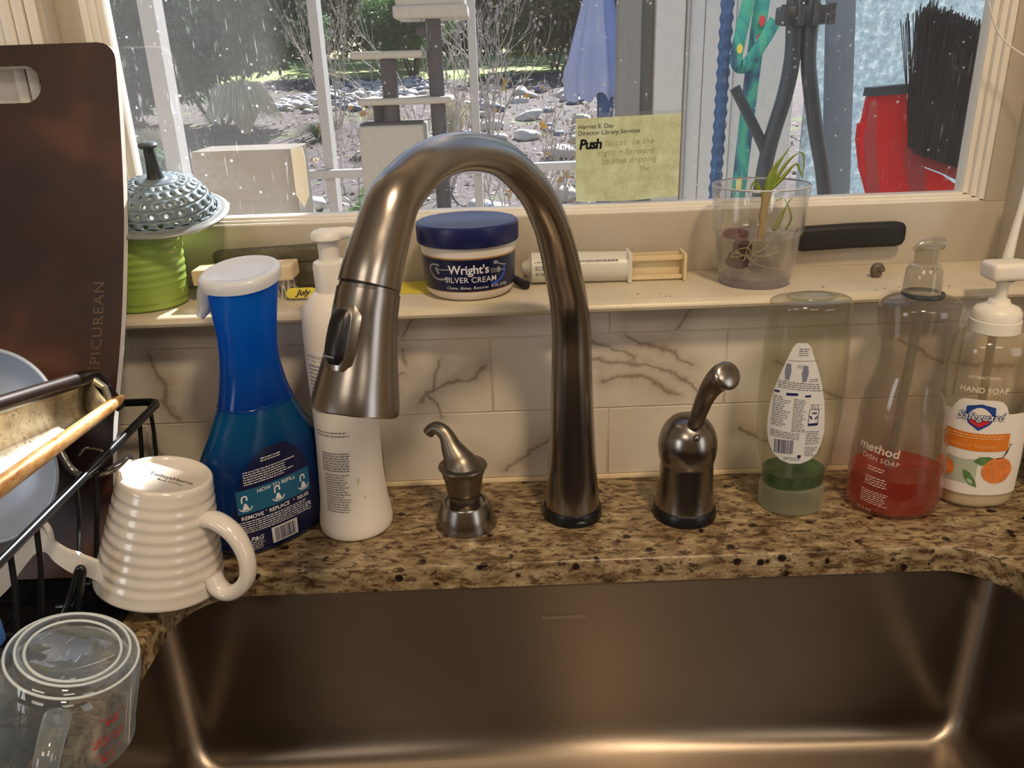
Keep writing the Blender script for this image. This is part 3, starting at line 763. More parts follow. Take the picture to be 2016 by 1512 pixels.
bt2 = MB(); a = c0.lerp(c1, .88) + side * 2.66; bt2.box(-.36, .36, -.03, .03, -.05, .05); bt2.xf(Matrix.Translation(a) @ Matrix((tang, side, -axis)).transposed().to_4x4()); bt2.build('button_mark', M['print_grey'], FA)

# single lever valve
H = (17.85, -7.75)
HV = thing('faucet_handle', 'brushed nickel domed lever handle standing right of the faucet', 'faucet handle', (H[0], H[1], 0))
MB().lathe([(0, .02), (2.95, .02), (2.98, .1), (2.88, 1.05), (2.76, 1.2), (0, 1.2)], *H, 56).build('base_ring', M['black'], HV)
hp = [(2.76, 1.18), (2.6, 2.4), (2.5, 3.8), (2.44, 5.0), (2.42, 5.6), (2.5, 5.85), (2.62, 6.4), (2.68, 7.2), (2.6, 7.95), (2.38, 8.7), (2.0, 9.35), (1.5, 9.85), (.8, 10.15), (0, 10.22)]
MB().lathe([(a, b) for a, b in [tuple(p) for p in smooth_curve(hp, 4)]], *H, 56).build('valve_body', M['faucet'], HV, sharp=50)
lv_ = [(17.95, -8.6, 9.2), (18.05, -9.3, 10.0), (18.3, -9.6, 11.3), (18.7, -9.75, 12.7), (19.15, -10.1, 13.9), (19.65, -10.8, 14.9), (19.9, -11.5, 15.35)]
lr = [.5, .66, .72, .80, .95, 1.14, 1.20]
q = smooth_curve([tuple(a) + (b,) for a, b in zip(lv_, lr)], 5)
lm = MB().tube([p[:3] for p in q], [p[3] for p in q], 28, True)
ln = lm.build('lever', M['faucet_dark'], HV, sharp=50)
e = orient((.25, -.72, .45), (19.92, -11.58, 15.38)); dm = MB().lathe([(1.22, -.12), (1.24, .02), (1.18, .12), (.8, .26), (.3, .33), (0, .34)], 0, 0, 32); dm.xf(e); dm.build('lever_cap', M['faucet'], HV, sharp=60)
sk_ = MB().sphere((18.05, -10.05, 8.95), .34, 12); sk_.build('set_screw', M['faucet_dark'], HV)

# soap dispenser
S = (-2.85, -8.0)
SP = thing('soap_dispenser', 'small satin nickel soap dispenser pump built into the counter', 'soap dispenser', (S[0], S[1], 0))
MB().lathe([(0, .02), (2.9, .02), (2.9, .12), (2.25, 2.25), (2.15, 2.4), (1.9, 2.42), (1.75, 2.2), (1.45, 2.15), (0, 2.15)], *S, 48).build('base_cone', M['faucet'], SP, sharp=25)
MB().lathe([(0, 2.1), (1.42, 2.15), (1.42, 3.15), (1.55, 3.4), (0, 3.4)], *S, 40).build('collar', M['faucet_dark'], SP, sharp=25)
hp = MB()
hp.lathe([(1.5, 3.3), (1.62, 3.7), (1.72, 4.4), (1.85, 5.1), (2.08, 5.75), (2.26, 6.0), (2.22, 6.12), (1.9, 6.2), (1.2, 6.3), (0, 6.4)], *S, 40)
hn = [(-2.9, -8.1, 5.5, 1.9), (-3.1, -7.95, 6.25, 1.62), (-3.4, -7.75, 6.9, 1.28), (-3.8, -7.5, 7.7, .98), (-4.15, -7.2, 8.6, .74), (-4.6, -6.95, 9.15, .66), (-5.15, -6.7, 9.35, .6), (-5.65, -6.55, 9.1, .56), (-5.95, -6.5, 8.75, .54)]
q = smooth_curve(hn, 5); hp.tube([p[:3] for p in q], [p[3] for p in q], 24, True)
hp.build('pump_head', M['faucet_dark'], SP, sharp=40)
MB().tube([(-5.93, -6.5, 8.78), (-5.985, -6.495, 8.70)], [.42, .40], 16).build('spout_opening', M['black'], SP)

# ================================================================== BOTTLES ON THE COUNTER
# blue dish spray
BX, BY = -20.9, -8.6
BB = thing('spray_bottle', 'translucent blue dish spray bottle with a white cap beside the mug', 'spray bottle', (BX, BY, 0))
PH = math.radians(46)
lb = Loft([(.02, BX, BY, 3.9, 2.1), (.35, BX, BY, 4.9, 2.7), (1.2, BX, BY, 5.7, 3.0), (2.9, BX, BY, 6.2, 3.2), (5.5, BX + .05, BY, 6.3, 3.2), (8.1, BX + .15, BY, 6.0, 3.1), (9.6, BX + .25, BY, 5.5, 3.0), (11.4, BX + .2, BY, 4.3, 2.85),
           (13.5, BX + .3, BY, 3.3, 2.55), (13.75, BX + .3, BY, 3.24, 2.5), (15.4, BX + .3, BY, 2.8, 2.4), (17.8, BX + .35, BY, 2.42, 2.25), (20, BX + .5, BY, 2.45, 2.35), (22.2, BX + .6, BY, 2.7, 2.5), (23.6, BX + .75, BY, 2.82, 2.66), (24.3, BX + .8, BY, 2.86, 2.68)], PH, 2.2, 5)
bm_ = MB(); lb.mesh(bm_, 56); bm_.build('bottle_body', M['bluebottle'], BB, sharp=60)
# cap: teardrop lid, its rim dipping at the front
cp = MB(); rowsz = [(-.55, 1.0), (-.2, 1.02), (.25, 1.03), (.42, 1.0), (.5, .93), (.48, .86), (.36, .80), (.32, .5), (.34, .05)]
vv = []; n = 48
for k, (dz, sc_) in enumerate(rowsz):
    for i in range(n):
        a = 2 * PI * i / n; bx = 3.12 * math.cos(a); by = 2.95 * math.sin(a)
        if bx < 0: by *= 1 - .22 * (abs(bx) / 3.12) ** 2; bx *= 1.10
        cpp, spp = math.cos(PH - .25), math.sin(PH - .25); x, y = bx * sc_, by * sc_; X, Y = x * cpp - y * spp, x * spp + y * cpp
        vv.append((BX + .8 + X, BY + Y, 24.75 + dz + .17 * Y + .02 * X))
cp.add(vv, [(j * n + i, j * n + (i + 1) % n, (j + 1) * n + (i + 1) % n, (j + 1) * n + i) for j in range(len(rowsz) - 1) for i in range(n)] + [tuple(range((len(rowsz) - 1) * n, len(rowsz) * n))])
cp.build('cap', M['bluecap'], BB, sharp=50)
nz = MB(); q = smooth_curve([(BX - 2.0, BY + .4, 24.0, .9), (BX - 2.5, BY + .3, 23.0, .8), (BX - 2.75, BY + .2, 22.0, .55), (BX - 3.2, BY - .2, 21.2, .3)], 5)
nz.tube([p[:3] for p in q], [p[3] for p in q], 12); nz.build('trigger', M['bluecap'], BB)
# seam line where the sleeve meets the bottle
sr = MB(); n = 56; zs = 13.62; vv = [lb.pt(2 * PI * i / n, zs + dz, e_) for dz, e_ in ((-.1, .0), (-.04, .07), (.04, .07), (.1, .0)) for i in range(n)]
sr.add(vv, [(j * n + i, j * n + (i + 1) % n, (j + 1) * n + (i + 1) % n, (j + 1) * n + i) for j in range(3) for i in range(n)]); sr.build('seam_ring', M['bluebottle'], BB)
ws = lb.warp(math.radians(-98), 0, .03)
lbl = MB()
lo = [(.9, 3.7), (2, 4.1), (4, 4.2), (6, 3.9), (8, 3.1), (9.4, 2.2), (10.3, 1.0)]
for (v0, h0), (v1, h1) in zip(lo[:-1], lo[1:]):
    for k in range(2):
        va = v0 + (v1 - v0) * k / 2; vb = v0 + (v1 - v0) * (k + 1) / 2; ha = h0 + (h1 - h0) * k / 2; hb = h0 + (h1 - h0) * (k + 1) / 2; nn = 12
        A = [ws(.3 - ha + 2 * ha * i / nn, va) for i in range(nn + 1)]; Bq = [ws(.3 - hb + 2 * hb * i / nn, vb) for i in range(nn + 1)]
        lbl.add(A + Bq, [(i, i + 1, nn + 2 + i, nn + 1 + i) for i in range(nn)])
lb_o = lbl.build('back_label', M['navy_label'], BB); 
w2 = lb.warp(math.radians(-98), 0, .05); w3 = lb.warp(math.radians(-98), 0, .065)
tl_ = MB(); quad(tl_, w2, -3.4, 3.7, 4.75, 7.0, 14); tl_.build('label_panel', M['teal_print'], lb_o)
pr = MB()
text(pr, w3, 'HOW TO REFILL', .50, .3, 6.6, .012)
text(pr, w3, 'REMOVE', .52, -2.2, 4.35, .02); text(pr, w3, 'REPLACE', .50, .3, 4.38, .02); text(pr, w3, 'REUSE', .46, 2.75, 4.4, .015)
disc(pr, w3, -.95, 4.55, .06, 8); disc(pr, w3, 1.75, 4.5, .06, 8)
micro(pr, w3, -2.6, 2.6, 8.6, 6, .09, .13, 4, .3); micro(pr, w3, -3.6, 3.6, 4.0, 6, .09, .12, 5, .12); micro(pr, w3, -1.0, 1.0, 9.5, 2, .09, .13, 8)
micro(pr, w3, -3.0, -1.4, 1.75, 5, .08, .12, 9)
for u0 in (-2.7, .3, 2.9):
    poly(pr, w3, [(u0 - .30, 5.15), (u0 + .35, 5.15), (u0 + .12, 5.75), (u0 - .08, 5.75)]); ribbon(pr, w3, [(u0 - .25, 5.85), (u0 - .2, 6.35), (u0 + .15, 6.4), (u0 + .2, 6.0)], .14, 4)
    ribbon(pr, w3, [(u0 - .55, 5.35), (u0 - .2, 5.05), (u0 + .4, 5.1), (u0 + .6, 5.4)], .09, 4)
text(pr, w3, 'P&G', .62, -2.1, 2.05, .02, .25)
ribbon(pr, w3, [(2.95, 3.2), (3.1, 3.55), (3.35, 3.5), (3.5, 3.15)], .1, 3); ribbon(pr, w3, [(2.95, 3.0), (3.2, 2.8), (3.5, 2.95)], .1, 3)
pr.build('label_print', M['print_white'], lb_o)
w2 = lb.warp(math.radians(-98), 0, .12); w3 = lb.warp(math.radians(-98), 0, .15)
bp = MB(); bp.grid(w2, [-.75 + .25 * i for i in range(11)], [.95, 1.4, 1.8, 2.2, 2.65], False); bp.build('barcode_panel', M['label_white'], lb_o)
bc = MB(); barcode(bc, w3, -.45, 1.5, 1.1, 2.5, 5); bc.build('barcode', M['print_navy'], lb_o)
tr_ = MB(); q = smooth_curve([(BX + .9, BY - .4, 22.4, .3), (BX + 1.3, BY - .6, 21.0, .34), (BX + 1.2, BY - .7, 19.4, .34), (BX + .4, BY - .7, 18.6, .25)], 5)
tr_.tube([p[:3] for p in q], [p[3] for p in q], 12); tr_.tube([(BX + .3, BY, 13.8), (BX + .3, BY, 18.2)], 1.5, 20); tr_.build('inner_trigger', M['blueinner'], BB)

# white lotion bottle
LX, LY = -13.2, -7.6
LO = thing('lotion_bottle', 'white lotion pump bottle partly hidden behind the faucet spray head', 'bottle', (LX, LY, 0))
ll = Loft([(.02, LX, LY, 2.9, 2.9), (.25, LX, LY, 3.3, 3.3), (.9, LX, LY, 3.4, 3.4), (1.8, LX, LY, 3.3, 3.3), (3.4, LX, LY, 3.1, 3.1), (6.5, LX, LY, 2.94, 2.9), (10.7, LX + .15, LY, 2.92, 2.85), (16.4, LX + .25, LY, 3.0, 2.9), (19.8, LX + .27, LY, 2.95, 2.85),
           (21.4, LX + .3, LY, 2.75, 2.6), (22.3, LX + .3, LY, 2.2, 2.15), (22.75, LX + .28, LY, 1.7, 1.7), (22.95, LX + .28, LY, 1.35, 1.35)], 0, 2.0, 5)
m = MB(); ll.mesh(m, 48); m.build('bottle_body', M['lotion'], LO, sharp=70)
lx = LX + .25
MB().lathe([(1.3, 22.8), (1.42, 22.85), (1.46, 25.0), (1.36, 25.35), (1.1, 25.5), (0, 25.5)], lx, LY, 40).build('pump_collar', M['white_pl'], LO, sharp=35)
pm = MB(); pm.lathe([(.84, 25.4), (.84, 27.15), (0, 27.2)], lx, LY, 28)
pm.tube([(lx - .55, LY, 27.55), (lx + .4, LY, 27.55), (lx + 1.6, LY - .1, 27.72), (lx + 2.9, LY - .15, 27.62), (lx + 3.6, LY - .2, 27.3)], [.62, .62, .52, .42, .36], 18)
pm.lathe([(0, 27.1), (1.15, 27.1), (1.35, 27.3), (1.3, 27.75), (1.0, 28.0), (0, 28.08)], lx, LY, 32); pm.build('pump_head', M['white_pl'], LO, sharp=50)
wl_ = ll.warp(math.radians(-138), 0, .03); pr = MB()
text(pr, wl_, 'SOFTENS & SOOTHES', .30, 1.2, 17.75); quad(pr, wl_, -.4, 3.4, 17.35, 17.4, 4)
micro(pr, wl_, -.2, 2.8, 17.0, 13, .13, .22, 11, .35); micro(pr, wl_, -.2, 3.2, 10.9, 2, .12, .2, 12, .2)
micro(pr, wl_, .3, 3.0, 8.9, 8, .13, .11, 13, .05); micro(pr, wl_, .5, 3.0, 6.8, 16, .10, .14, 14, .3)
pr.build('label_print', M['print_grey'], LO)
st_ = MB(); wl2 = ll.warp(math.radians(-72), 0, .03); poly(st_, wl2, [(0.1, 5.6), (.2, 5.7), (.32, 6.3), (.2, 6.35)]); poly(st_, wl2, [(.6, 4.2), (.7, 4.25), (.72, 4.6), (.62, 4.55)]); st_.build('stain', mat('tan_stain', srgb(206, 176, 110), .5), LO)

# upturned dish soap bottle
GX, GY = 28.3, -6.6
GB = thing('dish_soap_bottle', 'clear empty dish soap bottle standing upside down on its frosted cap', 'bottle', (GX, GY, 0))
lg = Loft([(2.45, GX, GY, 2.85, 2.3), (2.9, GX, GY, 2.95, 2.35), (4.0, GX, GY, 3.02, 2.4), (5.2, GX, GY, 3.3, 2.5), (7, GX, GY, 3.62, 2.6), (10, GX, GY, 3.88, 2.7), (13, GX, GY, 3.9, 2.7), (16, GX, GY, 3.8, 2.65), (18.6, GX, GY, 3.66, 2.6), (19.6, GX, GY, 3.58, 2.55),
           (20.0, GX, GY, 3.62, 2.6), (20.35, GX, GY, 3.45, 2.4), (20.5, GX, GY, 3.0, 2.0)], math.radians(8), 2.2, 5)
m = MB(); lg.mesh(m, 56); m.build('bottle_body', M['clear_green'], GB, sharp=60)
dome = MB().sphere((GX, GY, 20.55), 1, 24, (2.2, 1.4, -.35)); dome.build('base_dimple', M['clear_green'], GB)
MB().lathe([(0, .03), (2.85, .03), (2.95, .12), (3.02, 2.2), (2.95, 2.5), (2.6, 2.6), (0, 2.6)], GX, GY, 48, mod=lambda r, z, a: r * (1 - .13 * math.sin(a) ** 2)).build('cap', M['frost_cap'], GB, sharp=40)
m = MB(); lg.mesh(m, 48, 2.6, 3.9, .12); m.build('liquid', M['green_liq'], GB, sharp=50)
wg = lg.warp(math.radians(-112), 0, .04); wg2 = lg.warp(math.radians(-112), 0, .06)
lo = [(5.6, .5), (5.9, 1.3), (6.5, 1.95), (7.4, 2.4), (8.6, 2.62), (10, 2.6), (11.5, 2.4), (13, 2.05), (14.5, 1.6), (16, 1.05), (16.8, .75), (17.2, .45)]
lm = MB()
for (v0, h0), (v1, h1) in zip(lo[:-1], lo[1:]):
    nn = 10; A = [wg(-h0 + 2 * h0 * i / nn + (v0 - 10) * -.03, v0) for i in range(nn + 1)]; Bq = [wg(-h1 + 2 * h1 * i / nn + (v1 - 10) * -.03, v1) for i in range(nn + 1)]
    lm.add(A + Bq, [(i, i + 1, nn + 2 + i, nn + 1 + i) for i in range(nn)])
lo_ = lm.build('back_label', M['label_white'], GB)
pr = MB(); sl = -.1
micro(pr, wg2, -.4, .5, 16.7, 4, .09, .1, 21, .3); micro(pr, wg2, -1.9, 2.0, 13.55, 4, .09, .11, 22, .1, sl); micro(pr, wg2, -2.2, -.6, 12.0, 14, .08, .13, 23, .5, sl); micro(pr, wg2, -.4, .8, 12.0, 18, .08, .1, 24, .3, sl)
micro(pr, wg2, 1.1, 2.1, 11.6, 3, .08, .1, 25, .3, sl); micro(pr, wg2, .9, 2.4, 9.0, 8, .08, .1, 26, .3, sl); micro(pr, wg2, -2.2, .6, 8.7, 4, .08, .1, 27, .1, sl); micro(pr, wg2, .9, 2.1, 7.4, 6, .08, .09, 28, .4, sl)
micro(pr, wg2, -.9, .7, 6.2, 2, .08, .1, 29, .2, sl); quad(pr, wg2, -1.2, 1.3, 15.55, 15.6, 4); micro(pr, wg2, -.4, .3, 15.2, 2, .08, .1, 30); micro(pr, wg2, .7, 1.5, 13.9, 2, .08, .1, 31)
pr.build('label_print', M['print_grey'], lo_)
pn = MB(); quad(pn, wg2, -2.15, -1.7, 12.55, 12.75, 2); quad(pn, wg2, -1.1, -.1, 12.35, 12.6, 3); quad(pn, wg2, .5, 1.0, 12.2, 12.4, 2)
for a in (90, 210, 330):
    c_, s_ = math.cos(math.radians(a)), math.sin(math.radians(a)); uu, v0 = 1.45 + .28 * c_, 10.35 + .28 * s_
    tx, ty = -s_, c_; poly(pn, wg2, [(uu - tx * .22 - c_ * .07, v0 - ty * .22 - s_ * .07), (uu + tx * .08 - c_ * .07, v0 + ty * .08 - s_ * .07), (uu + tx * .25, v0 + ty * .25), (uu + tx * .08 + c_ * .07, v0 + ty * .08 + s_ * .07), (uu - tx * .22 + c_ * .07, v0 - ty * .22 + s_ * .07)])
ribbon(pn, wg2, [(1.0, 11.0), (1.9, 10.95)], .04, 1); ribbon(pn, wg2, [(1.0, 11.0), (1.0, 9.5)], .04, 1); ribbon(pn, wg2, [(1.9, 10.95), (1.9, 9.45)], .04, 1); quad(pn, wg2, 1.0, 1.9, 9.4, 9.65, 3)
barcode(pn, wg2, -1.75, -.1, 6.6, 8.0, 9); quad(pn, wg2, .3, .6, 6.2, 6.5, 1)
pn.build('label_marks', M['print_navy'], lo_)
pb = MB()
for u0, v0 in ((-1.15, 14.6), (.3, 14.45)): poly(pb, wg2, [(u0 - .18, v0 + .7), (u0 + .18, v0 + .7), (u0 + .28, v0), (u0 + .16, v0 - .8), (u0 - .16, v0 - .8), (u0 - .28, v0)])
pb.build('label_icons', mat('slate_icon_print', srgb(120, 126, 146), .5), lo_)

# orange dish soap bottle
OX, OY = 37.8, -7.2
OB = thing('dish_soap_bottle', 'waisted clear pump bottle one quarter full of orange-red dish soap', 'bottle', (OX, OY, 0))
secs = [(.03, .0, 3.3), (.3, .0, 3.95), (.9, .02, 4.2), (2.2, .03, 4.3), (4.2, 0, 4.24), (5.9, -.03, 4.16), (7.2, -.06, 4.06), (8.6, -.18, 3.86), (10, -.28, 3.66), (11.9, -.25, 3.32), (13.7, -.05, 3.03), (15.5, .03, 3.04), (17.3, 0, 3.3), (18.6, -.05, 3.5), (19.4, -.05, 3.5), (19.9, -.05, 3.3), (20.25, -.05, 2.7), (20.5, -.05, 1.9), (20.7, -.05, 1.62)]
lo2 = Loft([(z, OX + dx, OY, r, r * .86) for z, dx, r in secs], 0, 2.0, 5)
m = MB(); lo2.mesh(m, 56); m.build('bottle_body', M['clear_grey'], OB, sharp=60)
m = MB(); lo2.mesh(m, 56, .5, 3.9, .14); m.build('liquid', M['orange_liq'], OB, sharp=60)
MB().tube([(OX - .1, OY, 20.5), (OX - .3, OY, 14), (OX - .6, OY - .1, 8), (OX - .9, OY - .2, 1.2)], .42, 12).build('dip_tube', M['clear_pump'], OB)
MB().lathe([(1.72, 20.45), (1.78, 20.55), (1.72, 20.75), (1.5, 20.8)], OX - .05, OY, 40).build('neck_ring', M['strain_stem'], OB)
pm = MB(); pm.lathe([(1.5, 20.8), (1.58, 20.9), (1.55, 21.4), (1.5, 22.2), (1.46, 22.75), (1.3, 22.95), (1.28, 23.2), (.95, 23.3), (.92, 24.7), (0, 24.8)], OX - .25, OY, 48, mod=lambda r, z, a: r + (.02 * math.cos(28 * a) if 21 < z < 22.5 and r > 1.2 else 0)); pm.build('pump_collar', M['clear_pump'], OB, sharp=40)
ph_ = MB(); ph_.tube([(OX + 1.05, OY, 24.95), (OX + .2, OY, 25.0), (OX - .9, OY - .1, 24.85), (OX - 1.55, OY - .2, 24.55)], [.55, .62, .5, .28], 18, flat=.7); ph_.build('pump_head', M['clear_pump'], OB, sharp=50)
wo = lo2.warp(math.radians(-134), -.2, .05); pr = MB()
text(pr, wo, 'method', 1.15, -.3, 7.1, .02, rot=-.10); text(pr, wo, 'DISH SOAP', .62, -.05, 6.1, .0, rot=-.10, spacing=1.1); text(pr, wo, '18 FL OZ', .36, -.9, .95, rot=-.10)
micro(pr, wo, -1.0, .6, 5.3, 2, .10, .16, 41, .2, -.1); micro(pr, wo, -1.1, 1.0, 4.3, 4, .10, .14, 42, .2, -.1); micro(pr, wo, -1.3, 1.1, 2.9, 7, .08, .12, 43, .2, -.1)
pr.build('label_print', mat('pale_bottle_print', srgb(206, 190, 176), .5), OB)

# hand soap
HX, HY = 45.4, -6.5
HB = thing('hand_soap_bottle', 'hand soap pump bottle with an orange-banded fruit label', 'bottle', (HX, HY, 0))
secs = [(.03, 2.8), (.3, 3.3), (1.0, 3.5), (3, 3.62), (5, 3.74), (8, 3.78), (12, 3.68), (14.5, 3.6), (15.6, 3.5), (16.3, 3.15), (16.75, 2.5), (16.95, 2.05)]
lh = Loft([(z, HX + .45 - .05 * z * .9, HY, r, r * .8) for z, r in secs], 0, 2.3, 5)
m = MB(); lh.mesh(m, 56); m.build('bottle_body', M['clear_soap'], HB, sharp=60)
m = MB(); lh.mesh(m, 48, .3, 3.2, .15); m.build('liquid', mat('pearl_soap', srgb(222, 206, 176), .3, sss=.2), HB)
hx = HX - .45
MB().lathe([(2.0, 16.8), (2.12, 16.9), (2.08, 17.9), (2.0, 17.95), (1.98, 18.6), (1.7, 19.0), (1.0, 19.3), (.82, 19.7), (0, 19.7)], hx, HY, 48).build('pump_collar', M['frost'], HB, sharp=35)
hd_ = MB(); hd_.lathe([(.52, 19.5), (.5, 21.0), (.9, 21.4), (1.1, 21.5)], hx + .05, HY, 24)
hd_.box(hx - 1.6, hx + 1.95, HY - 1.25, HY + 1.25, 21.5, 23.05, .45, 3); hd_.build('pump_head', M['frost'], HB, sharp=50)
MB().tube([(hx, HY, 17), (hx + .3, HY, 8), (hx + .6, HY, 1)], .35, 12).build('dip_tube', M['clear_pump'], HB)
wh = lh.warp(math.radians(-108), .7, .04); wh2 = lh.warp(math.radians(-108), .7, .07); wh3 = lh.warp(math.radians(-108), .7, .095)
lbm = MB(); nn = 20
edge_top = lambda u: 9.2 + (1.35 * max(0, 1 - (abs(u + .55) / 2.35) ** 6) if abs(u + .55) < 2.35 else 0)
us = [-3.6 + 7.8 * i / 26 for i in range(27)]
lbm.grid(lambda u, t: wh(u, 1.0 + (edge_top(u) - 1.0) * t), us, [0, .2, .4, .6, .8, 1]); fl_ = lbm.build('front_label', M['lotion'], HB)
ob = MB(); ob.grid(lambda u, t: wh2(u, 5.55 + 1.75 * t + .012 * u * u), [-3.4 + 5.6 * i / 16 for i in range(17)], [0, 1]); ob.build('label_band', M['orange_lab'], fl_)
pg = MB(); pg.grid(lambda u, t: wh2(u, 2.2 + (4.9 - 2.2 + .25 * math.sin(u)) * t), [-3.2 + 3.0 * i / 10 for i in range(11)], [0, 1]); pg.build('label_tint', M['pale_green_print'], fl_)
fr_ = MB(); disc(fr_, wh3, 1.55, 3.6, 1.35, 24); fr_.build('label_fruit', M['fruit_print'], fl_); fr_ = MB(); disc(fr_, wh3, -3.0, 3.5, .95, 20); fr_.build('label_fruit', M['fruit_print'], fl_)
lf = MB()
poly(lf, wh3, [(-.6, 4.5), (-.1, 5.0), (.6, 5.05), (1.3, 4.75), (.9, 4.3), (.1, 4.15)]); lf.build('label_leaf', M['leaf_print'], fl_); lf = MB(); poly(lf, wh3, [(-1.3, 3.6), (-.8, 3.4), (-.2, 2.5), (0, 1.8), (-.7, 2.1), (-1.2, 2.8)])
lf.build('label_leaf', M['leaf_print'], fl_)
tw = MB(); ribbon(tw, wh3, [(1.2, 4.85), (1.9, 5.0), (2.3, 5.9), (2.45, 6.3)], .10, 4); tw.build('label_twig', M['print_dark'], fl_)
sh = MB(); pts = [(-1.75, 9.9), (-.55, 10.2), (.65, 9.9), (.7, 9.0), (.35, 8.2), (-.55, 7.55), (-1.45, 8.2), (-1.8, 9.0)]
for k, (mk, sc_, w_) in enumerate((('print_grey', 1.12, wh2), ('blue_print', .96, wh3))):
    s2 = MB(); poly(s2, w_, [((x + .55) * sc_ - .55, (y - 8.9) * sc_ + 8.9) for x, y in pts]); s2.build('shield_emblem', M[mk] if k else M['print_white'], fl_)
wh4 = lh.warp(math.radians(-108), .7, .12); s3 = MB(); poly(s3, wh4, [(-1.4, 8.75), (.3, 8.75), (.2, 8.35), (-.55, 7.9), (-1.3, 8.35)]); s3.build('shield_accent', M['red_print'], fl_)
wh5 = lh.warp(math.radians(-108), .7, .14); s4 = MB(); text(s4, lh.warp(math.radians(-108), .7, .13), 'Safeguard', .96, -.5, 8.95, .05, .25); s4.build('lettering_outline', M['print_navy'], fl_)
wh5 = lh.warp(math.radians(-108), .7, .16); s4 = MB(); text(s4, wh5, 'Safeguard', .96, -.5, 8.95, .005, .25); s4.build('brand_lettering', M['print_white'], fl_)
s5 = MB(); text(s5, wh, 'HAND SOAP', .72, -.5, 11.4, .012, 0, 1.08, xs=.92); text(s5, wh, 'ANTIBACTERIAL', .36, -.6, 12.6, xs=1.0); s5.build('label_print', mat('cream_bottle_print', srgb(226, 216, 196), .5), HB)
s6 = MB(); micro(s6, wh3, -3.1, 1.9, 7.15, 2, .12, .12, 51, .05); text(s6, wh3, 'Notes of Tangerine', .48, -.8, 6.05, 0, .3); s6.build('band_print', mat('cream_band_print', srgb(236, 176, 110), .5), fl_)

# green bottle at the right edge and the white handle behind
EX, EY = 55.3, -3.9
EB = thing('soap_bottle', 'tall clear bottle of deep green liquid at the right end of the row', 'bottle', (EX, EY, 0))
le = Loft([(.03, EX, EY, 2.9, 2.6), (.4, EX, EY, 3.5, 3.1), (3, EX, EY, 3.7, 3.3), (12, EX, EY, 3.7, 3.3), (17, EX, EY, 3.6, 3.2), (19, EX, EY, 2.6, 2.4), (20, EX, EY, 1.4, 1.4)], 0, 2.2, 4)
m = MB(); le.mesh(m, 40); m.build('bottle_body', M['clear_soap'], EB); m = MB(); le.mesh(m, 40, 2.2, 9, .15); m.build('liquid', M['green_deep'], EB)
MB().lathe([(1.5, 19.8), (1.5, 21.6), (0, 21.8)], EX, EY, 28).build('cap', M['frost'], EB)
WH = MB(); q = smooth_curve([(50.1, 1.6, 19.78, .55), (50.25, 1.8, 21.3, .5), (50.7, 2.2, 23.8, .38), (51.2, 2.6, 26.5, .30), (51.5, 3.0, 29.0, .24)], 4); WH.tube([p[:3] for p in q], [p[3] for p in q], 14)
tag(WH.build('bottle_brush', M['white_pl'], loc=(50.1, 1.6, 19.78)), 'slim white plastic bottle brush handle standing at the right end of the sill', 'brush')

# ================================================================== ON THE SILL
SZ = 19.75
# silver cream jar
JX, JY = -1.75, 2.3
JR = thing('cream_jar', 'white jar of silver cream with a ribbed navy lid on the sill', 'jar', (JX, JY, SZ))
jb = [(0, .02), (3.3, .02), (3.7, .12), (4.1, .5), (4.28, .95), (4.34, 1.4), (4.42, 3.4), (4.5, 4.9), (4.5, 5.2), (0, 5.2)]
MB().lathe([(r, SZ + z) for r, z in jb], JX, JY, 64).build('jar_body', M['lotion'], JR, sharp=40)
lid = [(4.55, 5.12), (4.74, 5.1), (4.8, 5.2), (4.82, 6.6), (4.78, 6.85), (4.62, 6.98), (4.2, 6.98), (4.05, 6.93), (0, 6.9)]
MB().lathe([(r, SZ + z) for r, z in lid], JX, JY, 240, mod=lambda r, z, a: r + (.028 * math.cos(120 * a) if r > 4.76 and SZ + 5.15 < z < SZ + 6.7 else 0)).build('lid', M['navy'], JR, sharp=35)
lj = Loft([(SZ + .9, JX, JY, 4.27, 4.27), (SZ + 1.4, JX, JY, 4.34, 4.34), (SZ + 3.4, JX, JY, 4.42, 4.42), (SZ + 4.9, JX, JY, 4.5, 4.5)], 0, 2, 3, False)
wj = lj.warp(math.radians(-90), SZ, .015); wj2 = lj.warp(math.radians(-90), SZ, .035); wj3 = lj.warp(math.radians(-90), SZ, .05)
g = MB(); quad(g, wj, -6.6, 6.6, .98, 4.2, 40); g.build('label_border', M['gold'], JR)
g = MB(); quad(g, wj2, -6.5, 6.5, 1.08, 4.05, 40); jl = g.build('label', M['navy_label'], JR)
pr = MB()
text(pr, wj3, "Wright's", 1.12, .12, 3.1, .022, 0, .98); text(pr, wj3, 'SILVER CREAM', .74, .3, 2.15, .006, 0, 1.05); text(pr, wj3, 'Cleans, Shines, Restores', .40, -.1, 1.42, 0, .35); text(pr, wj3, '8 OZ. (227g)', .36, 3.1, 1.45, .01, 0, .95)
pr.build('label_print', M['print_white'], jl)
rp = MB(); ribbon(rp, wj3, [(-1.7, 2.3), (-2.6, 2.15), (-3.3, 2.25), (-3.85, 2.7), (-3.95, 3.2), (-3.6, 3.5), (-3.0, 3.52), (-2.75, 3.45)], .16, 5); ribbon(rp, wj3, [(-1.7, 3.15), (-2.3, 3.1), (-2.9, 3.1), (-3.2, 3.3)], .10, 4)
ribbon(rp, wj3, [(-3.2, 3.25), (-2.95, 2.85), (-2.8, 2.7)], .22, 4)
for k in range(7): ribbon(rp, wj3, [(-1.9 - .16 * k, 2.42 - .03 * k), (-2.05 - .16 * k, 2.2 - .02 * k)], .05, 1)
rp.build('label_drawing', M['spoon'], jl); rp = MB()
